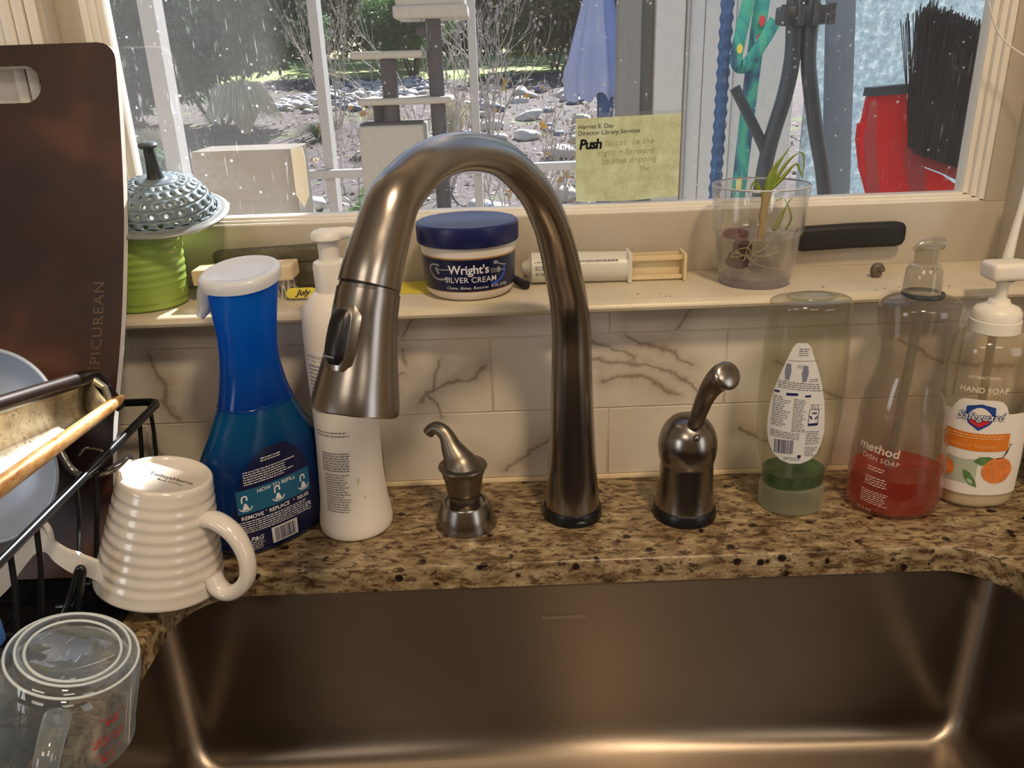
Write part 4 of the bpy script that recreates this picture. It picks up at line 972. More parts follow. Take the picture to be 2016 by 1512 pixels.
disc(rp, wj3, 2.75, 3.62, .26, 12, .18); ribbon(rp, wj3, [(2.9, 3.55), (3.4, 3.35), (4.0, 3.2)], .12, 4)
for k in range(4): ribbon(rp, wj3, [(2.15, 3.1 - k * .13), (2.95, 3.02 - k * .10)], .05, 1)
poly(rp, wj3, [(2.9, 3.12), (3.2, 3.15), (3.3, 2.85), (3.15, 2.6), (2.9, 2.66)]); ribbon(rp, wj3, [(3.2, 2.85), (3.8, 2.75)], .1, 2)
rp.build('label_cutlery', M['spoon'], jl)
bl = MB(); ribbon(bl, wj3, [(3.75, 3.1), (3.8, 2.7), (3.5, 2.2), (2.9, 1.8), (2.2, 1.65)], .24, 5); bl.build('label_swirl', mat('bright_blue_print', srgb(50, 90, 210), .4), jl)

# lime pot and strainer
PX, PY = -32.8, 1.8
PT = thing('green_tumbler', 'lime green ribbed plastic tumbler on the sill under a sink strainer', 'cup', (PX, PY, SZ))
pp = [(0, .02), (3.6, .02), (3.8, .15)]
for i in range(60):
    z = .3 + i * .14; pp.append((3.86 + .012 * i * .5 + .045 * math.sin(z * 2 * PI / .9), z))
pp += [(4.2, 8.5), (4.15, 8.6), (4.0, 8.5), (3.95, 1), (0, 1)]
MB().lathe([(r * .95, SZ + z * .83) for r, z in pp], PX, PY, 48).build('cup_body', M['greenpot'], PT, sharp=50)
TX, TY, TZ = -30.0, 2.4, 28.3
ST_ = thing('sink_strainer', 'blue grey perforated rubber sink strainer upturned on the green tumbler', 'strainer', (TX, TY, TZ))
tilt = Matrix.Translation((TX, TY, TZ)) @ Matrix.Rotation(math.radians(2), 4, 'Y') @ Matrix.Rotation(math.radians(13), 4, 'X')
MB().lathe([(4.3, .05), (5.0, -.1), (5.5, -.28), (5.75, -.22), (5.85, -.05), (5.7, .1), (5.4, .12), (5.0, .2), (4.65, .3), (4.3, .3)], 0, 0, 64).xf(tilt).build('flange', M['strain_flange'], ST_, sharp=50)
def dome_r(t):   # t 0 rim .. 1 top
    P = [(4.75, .15), (4.55, .9), (4.2, 1.75), (3.6, 2.5), (2.75, 3.0), (1.9, 3.2)]; k = t * (len(P) - 1); i = min(int(k), len(P) - 2); f = k - i
    return P[i][0] + (P[i + 1][0] - P[i][0]) * f, P[i][1] + (P[i + 1][1] - P[i][1]) * f
dm = MB(); NR, NC = 5, 22
def dpt(a, t):
    r, z = dome_r(t); return (r * math.cos(a), r * math.sin(a), z)
for r_ in range(NR):
    for c_ in range(NC):
        a0 = 2 * PI * (c_ + .5 * (r_ % 2)) / NC; da = 2 * PI / NC; t0 = r_ / NR; dt = 1 / NR
        outer = []; inn = []
        hr = .20 * (1 - .05 * r_)
        for k in range(12):
            th = 2 * PI * k / 12 + PI / 12; cx_, sy_ = math.cos(th), math.sin(th); m_ = max(abs(cx_), abs(sy_))
            outer.append(dpt(a0 + da * .5 + da * .5 * cx_ / m_, t0 + dt * .5 + dt * .5 * sy_ / m_))
            inn.append(dpt(a0 + da * .5 + da * .5 * cx_ * hr * 1.75, t0 + dt * .5 + dt * .5 * sy_ * hr * 2.3))
        dm.add(outer + inn, [(k, (k + 1) % 12, 12 + (k + 1) % 12, 12 + k) for k in range(12)], True)
dm.lathe([(1.9, 3.2), (1.3, 3.22), (.9, 3.3), (.7, 3.5)], 0, 0, 40); dm.lathe([(4.75, .15), (4.9, .05)], 0, 0, 44)
dm.xf(tilt); dob = dm.build('perforated_dome', M['strain'], ST_, sharp=60, weld=True)
so = dob.modifiers.new('wall', 'SOLIDIFY'); so.thickness = .0022
MB().lathe([(.95, 3.2), (.72, 3.5), (.58, 4.2), (.5, 5.2), (.46, 6.0), (.5, 6.15), (.78, 6.25), (.82, 6.45), (.6, 6.6), (0, 6.66)], 0, 0, 28).xf(tilt).build('stem', M['strain_stem'], ST_, sharp=50)

# weathered mallet-like tool leaning on the sash
TL = thing('old_tool', 'weathered dark metal tool with a short head behind the spray bottle', 'tool', (-20, 5.6, SZ))
m = MB(); m.box(-5.8, 5.6, -.85, .85, -.8, .8, .35, 3); m.xf(Matrix.Translation((-21.4, 5.9, 23.2)) @ Matrix.Rotation(math.radians(-2), 4, 'Y')); m.build('bar', M['oldmetal'], TL)
m = MB(); m.box(-1.75, 1.45, -.55, .55, -1.3, 1.2, .1, 2); m.xf(Matrix.Translation((-17.2, 5.8, 21.5))); m.build('head', M['oldmetal'], TL)
m = MB(); m.tube([(-16.4, 5.6, 22.0), (-16.4, 5.15, 22.0)], .62, 20); m.build('knob', M['black'], TL)
# nail brush
NB = thing('scrubbing_brush', 'pale wooden scrubbing brush with white bristles behind the spray bottle', 'brush', (-23, 2.9, SZ))
m = MB(); m.box(-4.8, 4.75, -1.5, 1.5, -.75, .75, .22, 3); m.xf(Matrix.Translation((-23.3, 2.7, 22.3)) @ Matrix.Rotation(math.radians(-1.5), 4, 'Y')); m.build('wood_block', M['woodblock'], NB)
br = MB(); R = random.Random(2)
for i in range(150):
    x, y = -23.3 + R.uniform(-3.8, 4.3), 2.7 + R.uniform(-1.2, 1.2); dx, dy = R.uniform(-.5, .5), R.uniform(-.4, .3); br.tube([(x, y, 21.6), (x + dx, y + dy, 19.8)], .05, 4, False)
br.build('bristles', M['bristle'], NB, kind='stuff')
# yellow tag
wt = lambda u, v: (-17.9 + u + 0, 1.2 + v * .55, SZ + .35 + (v + .45) * .78)
yt = MB(); pts = [(x, y) for x, y in rounded(2.9, 1.1, .5, 5)]; poly(yt, wt, pts); YT = thing('yellow_tag', 'small yellow paper tag with a handwritten word beside the white pump bottle', 'tag', (-17.9, 1.2, SZ))
yy = yt.build('paper', M['yellow'], YT); so = yy.modifiers.new('t', 'SOLIDIFY'); so.thickness = .0003
wt2 = lambda u, v: (-17.9 + u, 1.2 + v * .55 - .03, SZ + .38 + (v + .45) * .78); m = MB()
text(m, wt2, 'July', .85, .15, 0, .03, .35); m.build('handwriting', M['print_dark'], YT)
yp = MB(); yp.box(-10.8, -5.6, 2.0, 6.4, SZ + .02, SZ + .12); yp.xf(Matrix.Identity(4)); tag(yp.build('yellow_paper', M['yellow'], loc=(-8, 4, SZ)), 'flat slip of yellow paper on the sill left of the jar', 'paper')
# syringe
SY = thing('plastic_syringe', 'large white plastic syringe lying on the sill right of the jar', 'syringe', (10, 4.4, SZ))
m = MB(); m.tube([(3.4, 4.4, 21.35), (4.0, 4.4, 21.35), (4.3, 4.4, 21.35), (13.9, 4.5, 21.15)], [.5, .9, 1.5, 1.5], 32); m.build('barrel', M['syringe'], SY, sharp=30)
m = MB(); m.box(13.7, 14.15, 3.0, 6.0, 19.77, 22.75, .15, 2); m.build('flange', M['syringe'], SY)
m = MB()
for yy_, z0, z1 in ((3.6, 19.95, 20.35), (3.6, 21.9, 22.25), (5.3, 19.95, 20.35), (5.3, 21.9, 22.25)): m.box(14.1, 19.2, yy_, yy_ + .25, z0, z1)
m.box(14.1, 19.3, 4.35, 4.6, 20.1, 22.1); m.build('plunger', M['plunger'], SY)
m = MB(); m.box(19.2, 19.5, 3.1, 5.9, 19.77, 22.5, .12, 2); m.build('thumb_plate', M['plunger'], SY)
wsy = lambda u, v: (6.4 + u, 4.4 - math.sqrt(max(0, 1.52 ** 2 - (v) ** 2)), 21.3 + v)
m = MB(); text(m, wsy, 'SCP 1', .55, -1.1, .25, .03); text(m, wsy, '414624', .52, -1.0, -.33, .03); micro(m, wsy, -1.9, 6.4, .9, 1, .12, .1, 61, 0); m.build('print', M['print_grey'], SY)
m = MB(); q = smooth_curve([(1.4, 4.6, 20.9, .3), (2.4, 3.6, 20.6, .38), (3.4, 2.5, 20.2, .45), (3.75, 2.1, 20.2, .42)], 3); m.tube([p[:3] for p in q], [p[3] for p in q], 14)
tag(m.build('black_rod', M['black'], loc=(2.5, 3.5, SZ)), 'short black rod poking out from behind the cream jar', 'rod')

# tumbler with a sprouting bulb
CX_, CY_ = 25.85, 2.1
TU = thing('clear_tumbler', 'clear plastic tumbler of water with a sprouting bulb on the sill', 'tumbler', (CX_, CY_, SZ))
po = [(0, .03), (3.05, .03), (3.3, .2), (3.4, .6), (3.7, 2.2), (3.9, 4.0), (3.98, 4.7), (4.12, 4.95), (4.2, 5.1), (4.32, 7.5), (4.46, 9.25), (4.4, 9.32), (4.3, 9.25), (4.16, 7.5), (4.05, 5.1), (3.85, 4.75), (3.75, 4.0), (3.55, 2.2), (3.28, .95), (3.1, .75), (0, .72)]
MB().lathe([(r, SZ + z) for r, z in po], CX_, CY_, 64).build('cup_body', M['tumbler'], TU, sharp=50)
MB().lathe([(4.43, SZ + 9.2), (4.5, SZ + 9.28), (4.47, SZ + 9.38), (4.38, SZ + 9.38)], CX_, CY_, 64).build('rim', mat('bright_plastic_rim', srgb(200, 204, 214), .12), TU)
MB().lathe([(0, .8), (3.05, .8), (3.5, 2.2), (3.7, 4.0), (3.82, 4.72), (3.7, 4.66), (0, 4.66)], CX_, CY_, 56).mv(0, 0, SZ).build('water', M['water'], TU, sharp=50)
rg = MB(); rg.lathe([(2.9, .05), (3.32, .05), (3.36, .7), (3.1, .74)], CX_, CY_, 56); rg.mv(0, 0, SZ); rg.build('base_ring', thin('violet_tinted_base', srgb(236, 233, 240), .4, .08, .05, srgb(160, 146, 176)), TU)
PL = thing('sprouting_bulb', 'sprouting maroon bulb with pale roots and grassy green shoots in the tumbler', 'plant', (CX_ - .3, CY_, SZ + .8))
bu = MB()
for i in range(9):
    R = random.Random(i + 3); bu.sphere((CX_ - 1.6 + R.uniform(-.9, .8), CY_ - .6 + R.uniform(-.6, .6), SZ + 2.9 + R.uniform(-1.1, 1.0)), R.uniform(.5, 1.0), 10, (1, 1, R.uniform(.6, 1)))
bu.sphere((CX_ - 1.9, CY_ + .6, SZ + 4.6), 1.1, 12, (1.2, 1, .5)); bu.build('bulb', M['bulb'], PL)
rt = MB()
for i in range(12):
    R = random.Random(i + 40); p0 = (CX_ - 1.2 + R.uniform(-.6, .6), CY_ - 1.2, SZ + 2.9); a = R.uniform(0, 2 * PI); e1 = (CX_ - .4 + 2.4 * math.cos(a), CY_ - 1.3 + 1.0 * math.sin(a * 2), SZ + 2.8 + 1.6 * math.sin(a)); mid = ((p0[0] + e1[0]) / 2 + R.uniform(-.5, .5), (p0[1] + e1[1]) / 2 - .4, (p0[2] + e1[2]) / 2 + R.uniform(-.4, .6))
    q = smooth_curve([p0, mid, e1], 5); rt.tube(q, [.09 - .05 * k / len(q) for k in range(len(q))], 6)
rt.build('roots', M['root'], PL)
sd_ = MB()
for i in range(5): 
    R = random.Random(i + 70); sd_.tube([(CX_ + .3 + R.uniform(-.25, .25), CY_ - .2, SZ + 4.3), (CX_ + .35 + R.uniform(-.3, .3), CY_ - .2, SZ + 6.4), (CX_ + .5 + R.uniform(-.2, .2), CY_ - .2, SZ + 8.6)], [.2, .3, .3], 8)
sd_.build('stalk', M['stem_dry'], PL)
def blade(mb, pts, w):
    q = smooth_curve(pts, 6); n = len(q); v = []
    for i, p in enumerate(q):
        k = i / (n - 1); ww = w * (1 - k) ** .6 * (.6 + .8 * math.sin(PI * min(1, k * 1.4 + .15)) if k < .6 else 1)
        v += [(p[0] - ww, p[1], p[2]), (p[0], p[1] - ww * .4, p[2] - .02), (p[0] + ww, p[1], p[2])]
    mb.add(v, [(3 * i + j, 3 * i + j + 1, 3 * i + j + 4, 3 * i + j + 3) for i in range(n - 1) for j in range(2)])
def pxz(x, z): return (CX_ + x, CY_ - .3, SZ + z)
for pts, w in (([pxz(.5, 8.2), pxz(.9, 9.8), pxz(1.5, 11.4), pxz(2.5, 12.9)], .26), ([pxz(.4, 8.0), pxz(.7, 10.0), pxz(1.1, 11.0), pxz(1.75, 11.9)], .3), ([pxz(.7, 8.6), pxz(1.9, 10.9), pxz(3.0, 12.0), pxz(3.6, 11.8), pxz(3.7, 10.0)], .16),
               ([pxz(.6, 8.6), pxz(1.6, 9.6), pxz(2.7, 10.9), pxz(3.1, 11.0), pxz(3.7, 9.8)], .22), ([pxz(.2, 8.2), pxz(-.4, 8.9), pxz(-.8, 9.6), pxz(-1.2, 8.6)], .16), ([pxz(.1, 8.2), pxz(-.4, 9.4), pxz(-.7, 10.4)], .13),
               ([pxz(1.5, 5.0), pxz(2.0, 6.2), pxz(2.5, 7.4), pxz(2.9, 8.0)], .2), ([pxz(2.6, 5.0), pxz(3.0, 6.2), pxz(2.2, 7.9), pxz(1.4, 7.8)], .1)):
    b_ = MB(); blade(b_, pts, w); o = b_.build('leaf', M['stem_green'], PL); o.modifiers.new('t', 'SOLIDIFY').thickness = .0006
# pebble-like snail shell, little dead fly
m = MB(); q = []
for i in range(60):
    a = i * .26; r = .62 * (1 - i / 66); q.append((37.8 + math.cos(a) * r * .55, 2.1 - .1 * (1 - r), SZ + .6 + math.sin(a) * r * .8, .10 + .34 * (1 - i / 60)))
m.tube([p[:3] for p in q], [p[3] for p in q], 10); tag(m.build('snail_shell', M['snail'], loc=(37.8, 2.1, SZ)), 'small grey brown snail shell on the sill below the black handle', 'shell')
m = MB(); m.sphere((44.6, 4.2, SZ + .12), .16, 8, (1.6, 1, .7)); m.tube([(44.4, 4.2, SZ + .1), (44.1, 4.0, SZ + .03)], .03, 4); tag(m.build('dead_fly', M['black'], loc=(44.6, 4.2, SZ)), 'tiny dark dead fly on the right part of the sill', 'insect')
R = random.Random(9); m = MB()
for i in range(26):
    x = R.uniform(-30, 46); y = R.uniform(-2.5, 6); m.sphere((x, y, SZ + .02), R.uniform(.04, .13), 6, (1.4, 1, .4))
tag(m.build('grit', M['snail'], loc=(0, 0, SZ), kind='stuff'), 'scattered specks of dark grit along the sill', 'dirt')

# note taped to the pane
NO = thing('taped_note', 'yellowed library note sheet with handwriting taped inside the window', 'note', (14, 8.6, 26.5))
def wn_(u, v, e=0): return (14.35 + u, 8.75 - e - .10 * math.cos(u * .55) * (1 if v < 0 else .4), 31.0 + v + .02 * u)
m = MB(); pts_u = [-5.2 + 10.4 * i / 16 for i in range(17)]; m.grid(lambda u, v: wn_(u, v + (.18 * abs(u) / 5.2 if v < -3.5 else 0)), pts_u, [-4.1 + 8.2 * i / 8 for i in range(9)]); m.build('sheet', M['paper'], NO)
wna = lambda u, v: wn_(u, v, .06)
m = MB(); text(m, wna, 'Harriet E. Day', .60, -3.2, 3.3, .0); text(m, wna, 'Director Library Services', .60, -1.9, 2.7, .0); m.build('letterhead', M['print_dark'], NO)
m = MB(); text(m, wna, 'Push', 1.3, -3.75, 1.6, .035, .15, .9); m.build('marker_word', M['black'], NO)
m = MB(); text(m, wna, 'faucet  to the', .8, .1, 1.65, 0, .2, 1.1); text(m, wna, 'right + forward', .8, -.2, .75, 0, .2, 1.1); text(m, wna, 'to stop dripping', .8, .1, -.05, 0, .2, 1.05); text(m, wna, 'The', .7, 1.6, -1.0, 0, .2)
m.build('pencil_writing', mat('faded_pencil', srgb(164, 162, 116), .7), NO)
m = MB(); m.grid(lambda u, v: (14.35 + u, 8.9, 31 + v), [-5.7, 5.7], [-4.6, 4.5], False); m.build('clear_sleeve', M['tape'], NO)
# thin cord hanging at the top right
m = MB(); q = smooth_curve([(45.0, 6.3, 60), (45.8, 6.0, 48), (46.6, 5.6, 43.5), (48.4, 4.8, 40.4), (52.4, 1.5, 37.5), (56, -1.3, 36)], 6); m.tube(q, .09, 6)
tag(m.build('white_cord', M['cordwhite'], loc=(46, 6, 43)), 'thin white cord looping down the right window jamb', 'cord')

# ================================================================== DISH RACK CORNER
tr = MB(); tr.box(-64, -29.6, -46, -4, .03, .35, .1, 1)
for q in ((-64, -29.6, -4.6, -4), (-30.2, -29.6, -46, -4)): tr.box(q[0], q[1], q[2], q[3], .2, .95, .2, 2)
for k in range(14): tr.box(-62, -31, -8 - k * 2.7, -7.4 - k * 2.7, .3, .55)
tag(tr.build('drain_tray', M['tray'], loc=(-46, -25, 0)), 'black plastic draining tray under the dish rack', 'tray')

# composite cutting board leaning back on the sill
CB = thing('cutting_board', 'large dark brown composite cutting board leaning against the sill', 'cutting board', (-46, -14, 1))
path = smooth_curve([(-16.6, 1.45), (-14.6, 6.5), (-11.9, 12.4), (-8.1, 17.8), (-5.6, 21.7), (-1.8, 28.9), (.9, 36.0), (3.0, 42.9)], 8)
path = [np.array(p) for p in path]; seglen = [0]
for a, b in zip(path[:-1], path[1:]): seglen.append(seglen[-1] + float(np.hypot(*(b - a))))
TOT = seglen[-1]
def bpos(s):
    y = float(np.interp(s, seglen, [p[0] for p in path])); z = float(np.interp(s, seglen, [p[1] for p in path])); e = .3
    y2 = float(np.interp(min(s + e, TOT), seglen, [p[0] for p in path])); z2 = float(np.interp(min(s + e, TOT), seglen, [p[1] for p in path])); y1 = float(np.interp(max(s - e, 0), seglen, [p[0] for p in path])); z1 = float(np.interp(max(s - e, 0), seglen, [p[1] for p in path]))
    t = np.array([y2 - y1, z2 - z1]); t /= np.hypot(*t); return y, z, -t[1], t[0]      # normal towards the room
XL, XR, TH = -62.0, -31.5, .74; rc = 1.5; slx0, slx1, sls, slh = -50.5, -38.1, TOT - 3.35, 1.6
rowss = sorted(set([0, .1, .3, .6, 1.0, 1.5] + [1.5 + (TOT - 3) * i / 40 for i in range(41)] + [TOT - 1.0, TOT - .6, TOT - .3, TOT - .1, TOT] + [sls + slh * math.sin(PI * k / 16) for k in range(-8, 9)]))
cols = []
for s_ in rowss:
    e = 0
    for ed in (s_, TOT - s_):
        if ed < rc: e = max(e, rc - math.sqrt(max(0, rc * rc - (rc - ed) ** 2)))
    d = abs(s_ - sls)
    if d < slh - 1e-6: w = math.sqrt(slh * slh - d * d); a, b = slx0 + slh - w, slx1 - slh + w
    else: a = b = None
    cols.append((s_, XL + e, a, b, XR - e))
fr = MB(); edg = MB()
def bp3(x, s_, off): y, z, ny, nz = bpos(s_); return (x, y + ny * off, z + nz * off)
for off, flip in ((TH, False), (0, True)):
    v = []
    for s_, x0, a, b, x1 in cols:
        if a is None: a = b = (slx0 + slx1) / 2 if False else None
        xs = [x0, a if a is not None else -45.6, b if b is not None else -45.6, x1]; v += [bp3(x, s_, off) for x in xs]
    f = []
    for j in range(len(cols) - 1):
        for i in (0, 2):
            q = (4 * j + i, 4 * j + i + 1, 4 * j + 5 + i, 4 * j + 4 + i); f.append(tuple(reversed(q)) if flip else q)
    # cap the straight ends of the slot where it opens
    fr.add(v, f, True)
for k, ci in enumerate((4, 1, 2, 3)):
    pass
BO = fr.build('board_face', M['board'], CB, sharp=30)
def strip(idx, rr, inv):
    v = []; f = []
    for s_, *c in rr: x = c[idx]; v += [bp3(x, s_, 0), bp3(x, s_, TH)]
    f = [(2 * j, 2 * j + 1, 2 * j + 3, 2 * j + 2) if inv else (2 * j, 2 * j + 2, 2 * j + 3, 2 * j + 1) for j in range(len(rr) - 1)]; edg.add(v, f, True)
strip(0, cols, True); strip(3, cols, False); op = [c for c in cols if c[2] is not None]; strip(1, op, False); strip(2, op, True)
for s_ in (0, TOT):
    c = cols[0] if s_ == 0 else cols[-1]; edg.add([bp3(c[1], s_, 0), bp3(c[4], s_, 0), bp3(c[4], s_, TH), bp3(c[1], s_, TH)], [(0, 1, 2, 3)], False)
for a_, b_ in ((op[0], -1), (op[-1], 1)):
    edg.add([bp3(a_[2], a_[0], 0), bp3(a_[3], a_[0], 0), bp3(a_[3], a_[0], TH), bp3(a_[2], a_[0], TH)], [(0, 1, 2, 3)], False)
edg.build('board_edge_sunlit', M['board_edge_sunlit'], CB, sharp=40)
we = lambda u, v: bp3(-33.4 + v, 22.0 - u, TH + .02)
m = MB(); text(m, lambda u, v: bp3(-33.5 - v, 21.0 + u, TH + .02), 'EPICUREAN', 1.25, 0, 0, 0, 0, 1.15, xs=1.15); m.build('engraved_lettering', M['engrave'], CB)

# wire rack
RK = thing('dish_rack', 'black coated wire dish rack on the left of the sink', 'dish rack', (-46, -20, .6))
top = 12.0; RX, RB = -30.95, -4.4
m = MB(); q = [(RX, -60, top), (RX, -20, top), (RX, RB - .8, top), (RX - .25, RB - .25, top), (RX - .8, RB, top), (-50, RB, top), (-64, RB, top)]; m.tube(q, .36, 12); m.build('rim_wire', M['rackwire'], RK)
for y in (-8.9, -17.6, -20.5, -26.2, -29.4, -33.5, -37.5, -42):
    m = MB(); m.tube([(RX, y, top), (RX - .4, y, 9), (RX - 1.9, y, 2.6), (RX - 2.6, y, 1.3), (RX - 4, y, 1.2)], .2, 8); m.build('upright_wire', M['rackwire'], RK)
for x in (-31.9, -36, -40.5, -45, -50, -55, -60):
    m = MB(); m.tube([(x, RB, top), (x, RB - .3, 9), (x, RB - 1.9, 2.6), (x, RB - 2.6, 1.3), (x, RB - 5, 1.2)], .2, 8); m.build('upright_wire', M['rackwire'], RK)
for x in (-34, -38, -42, -46, -50, -54):
    m = MB(); m.tube([(x, -7, 1.2), (x, -58, 1.2)], .18, 6); m.build('floor_wire', M['rackwire'], RK)
for y in (-14, -24, -34):
    m = MB(); m.tube([(-33.5, y, 1.35), (-60, y, 1.35)], .18, 6); m.build('floor_wire', M['rackwire'], RK)
m = MB(); q = smooth_curve([(-33.6, -23.5, 1.2), (-32.3, -22.9, 3.4), (-31.3, -22.6, 5.7), (-30.95, -22.6, 6.1), (-30.85, -22.6, 5.7), (-31.3, -22.6, 4.6), (-32.2, -22.6, 1.4)], 5); m.tube(q, .26, 10); m.build('hooked_prong', M['rackwire'], RK)

# aluminium pan laid across the rack
PA = thing('baking_pan', 'worn aluminium trough pan with baked brown rims across the dish rack', 'pan', (-31, -25, 14))
def pan_sec(y):
    k = (-14 - y) / 22.0
    near = Vector((-29.9 - .2 * k, y, 16.0 + 1.3 * k)); far = Vector((-32.3 - .5 * k, y + 2.0, 17.6 + 4.5 * k)); return near, far
m = MB(); ys = [-15 - 23 * i / 20 for i in range(21)]; v = []
for y in ys:
    a, b = pan_sec(y)
    for i in range(15):
        t = i / 14; p = a.lerp(b, t); dep = 2.3 * math.sin(PI * t) ** .7; nrm = Vector((b.z - a.z, 0, a.x - b.x)).normalized() * -1
        p = p + Vector((-.55, 0, -.8)).normalized() * dep * 1.0; v.append(p)
m.add(v, [(j * 15 + i, j * 15 + i + 1, (j + 1) * 15 + i + 1, (j + 1) * 15 + i) for j in range(20) for i in range(14)])
endv = v[:15]; cen = (endv[0] + endv[14]) / 2 + Vector((-.4, .7, -.2)); m.add(list(endv) + [cen], [(i, i + 1, 15) for i in range(14)])
o = m.build('trough', M['pan'], PA, sharp=60); o.modifiers.new('t', 'SOLIDIFY').thickness = .0015
m = MB(); q = [pan_sec(y)[0] for y in [-13 - 25 * i / 20 for i in range(21)]]; m.tube(q, [.26, .44] + [.48 + .012 * i for i in range(19)], 14); m.build('near_rim', M['pan_rim'], PA)
m = MB(); q = [pan_sec(y)[1] for y in [-14.0 - 24 * i / 20 for i in range(21)]]; q.insert(0, Vector((-31.2, -12.0, 15.4))); q.insert(0, Vector((-30.6, -12.2, 14.6)))
m.tube(q, [.35, .55] + [.62] * 21, 14); m.build('far_rim', M['pan_dark'], PA)
m = MB(); a = pan_sec(-15)[0]; b = pan_sec(-15)[1]
m.tube([a + Vector((0, 0, -.2)), (a + b) / 2 + Vector((0, 1.0, -.1)), b], [.3, .3, .35], 10); m.build('end_rim', M['pan'], PA)

# stainless bowls
def bowl(cx, cy, cz, r, ax, label, nm='steel_bowl', depth=.6):
    t = thing(nm, label, 'bowl', (cx, cy, cz - r * .9)); mtx = orient(ax, (cx, cy, cz))
    pr_ = [(0, -depth * r), (.35 * r, -depth * r * .97), (.62 * r, -depth * r * .8), (.82 * r, -depth * r * .5), (.95 * r, -depth * r * .18), (.99 * r, 0)]
    q = [tuple(p) for p in smooth_curve(pr_, 4)]; m = MB().lathe([(max(a, 0), b) for a, b in q], 0, 0, 56).xf(mtx); o = m.build('bowl_body', M['bowl'], t, sharp=80); o.modifiers.new('t', 'SOLIDIFY').thickness = -.0012
    m = MB(); n = 56; m.tube([(r * math.cos(2 * PI * i / n), r * math.sin(2 * PI * i / n), 0) for i in range(n + 1)], .17, 8, False).xf(mtx); m.build('rolled_rim', M['bowl'], t); return t
bowl(-39.9, -16.0, 15.7, 5.6, (.22, -.85, .45), 'satin stainless bowl leaning on the cutting board behind the pan')
bowl(-37.9, -20.3, 13.2, 5.4, (.1, -.95, .25), 'brushed steel bowl below the pan inside the dish rack', depth=.35)

# chrome wire utensil basket rim
m = MB(); q = smooth_curve([(-33.9, -16.8, 14.4), (-33.6, -17, 13.1), (-33.2, -17, 11.8), (-32.4, -17.1, 11.1), (-30.9, -17.1, 11.15), (-29.2, -17.0, 11.8), (-28.3, -17, 12.5)], 6); m.tube(q, .32, 12)
q = smooth_curve([(-33.2, -15.4, 12.0), (-32.6, -15.2, 12.5), (-31.6, -15.0, 12.2), (-31.0, -15.0, 11.6)], 5); m.tube(q, .12, 8)
tag(m.build('chrome_wire', M['chrome'], loc=(-31, -17, 11)), 'bent chrome wire hooked over the rack below the pan', 'wire')
# white plastic handle
WP = MB(); q = smooth_curve([(-42, -23, 2.4), (-39.5, -22.4, 3.4), (-37.3, -22, 5.0), (-35.6, -22, 6.9), (-34.3, -22, 8.2), (-33.5, -22, 8.3), (-33.0, -22, 7.4), (-32.0, -22, 6.4), (-30.9, -22, 5.9), (-29.9, -22, 5.35)], 5)
v = []
for p in q:
    for dy, dz in ((-.18, -1.0), (.18, -1.0), (.18, 1.0), (-.18, 1.0)): v.append((p[0], p[1] + dy, p[2] + dz * (.9 if p[0] > -31 else 1)))
n = len(q); WP.add(v, [(4 * i + j, 4 * i + (j + 1) % 4, 4 * i + 4 + (j + 1) % 4, 4 * i + 4 + j) for i in range(n - 1) for j in range(4)] + [(3, 2, 1, 0), tuple(4 * (n - 1) + k for k in range(4))], True)
WP.tube(smooth_curve([(-34.6, -22, 8.6), (-34.0, -22, 9.7), (-33.3, -22, 9.9), (-32.9, -22, 9.2), (-32.9, -22, 8.2)], 5), .22, 8)
tag(WP.build('plastic_spatula', M['white_pl'], loc=(-35, -22, 1.5), sharp=30), 'curved white plastic spatula end sticking out between the rack wires', 'spatula')

# inverted mug
MG = thing('mug', 'ribbed white stoneware mug drying upside down between rack and sink', 'mug', (-28.3, -16.5, 1.0))
ax = Vector((1.9, .55, 9.0)).normalized(); mt = orient(ax, (-28.1, -16.9, 1.15))
mp_ = [(4.8, .25), (5.0, 0), (5.1, .12)]
for i in range(46):
    z = .3 + i * .186; r = 5.1 - .165 * z; rib = .05 * math.sin(z * 2 * PI / .92) if .9 < z < 8.6 else 0; mp_.append((r + rib, z))
mp_ += [(3.64, 9.1), (3.58, 9.45), (3.45, 9.62), (3.28, 9.65), (3.12, 9.5), (3.0, 9.32), (0, 9.3)]
MB().lathe(mp_, 0, 0, 72).xf(mt).build('mug_body', M['mug'], MG, sharp=60)
MB().lathe([(4.8, .25), (4.65, 1.0), (3.4, 8.4), (0, 8.5)], 0, 0, 48).xf(mt).build('mug_inside', M['mug'], MG, sharp=60)
hdir = Vector((.95, -.31, 0)); hl = [(3.5, 6.5, .6), (4.8, 6.95, .72), (6.6, 6.3, .70), (7.8, 4.8, .64), (8.15, 3.1, .62), (7.6, 1.7, .62), (6.6, .85, .66), (5.6, 1.0, .72), (4.9, 1.9, .7)]
q = smooth_curve([(hdir.x * a, hdir.y * a, b, c) for a, b, c in hl], 6); m = MB().tube([p[:3] for p in q], [p[3] for p in q], 20, True, flat=1.25, up=(0, 0, 1)); m.xf(mt); m.build('handle', M['mug'], MG, sharp=60)
m = MB(); wm = lambda u, v: tuple(mt @ Vector((u * .93 - v * .25 + .5, u * -.22 + v * .97 - .3, 9.34))); text(m, wm, 'TodaysHome', .74, 0, .25, .005, .2); text(m, wm, 'Made in China', .40, 0, -.45, .005); m.build('base_print', M['print_dark'], MG)

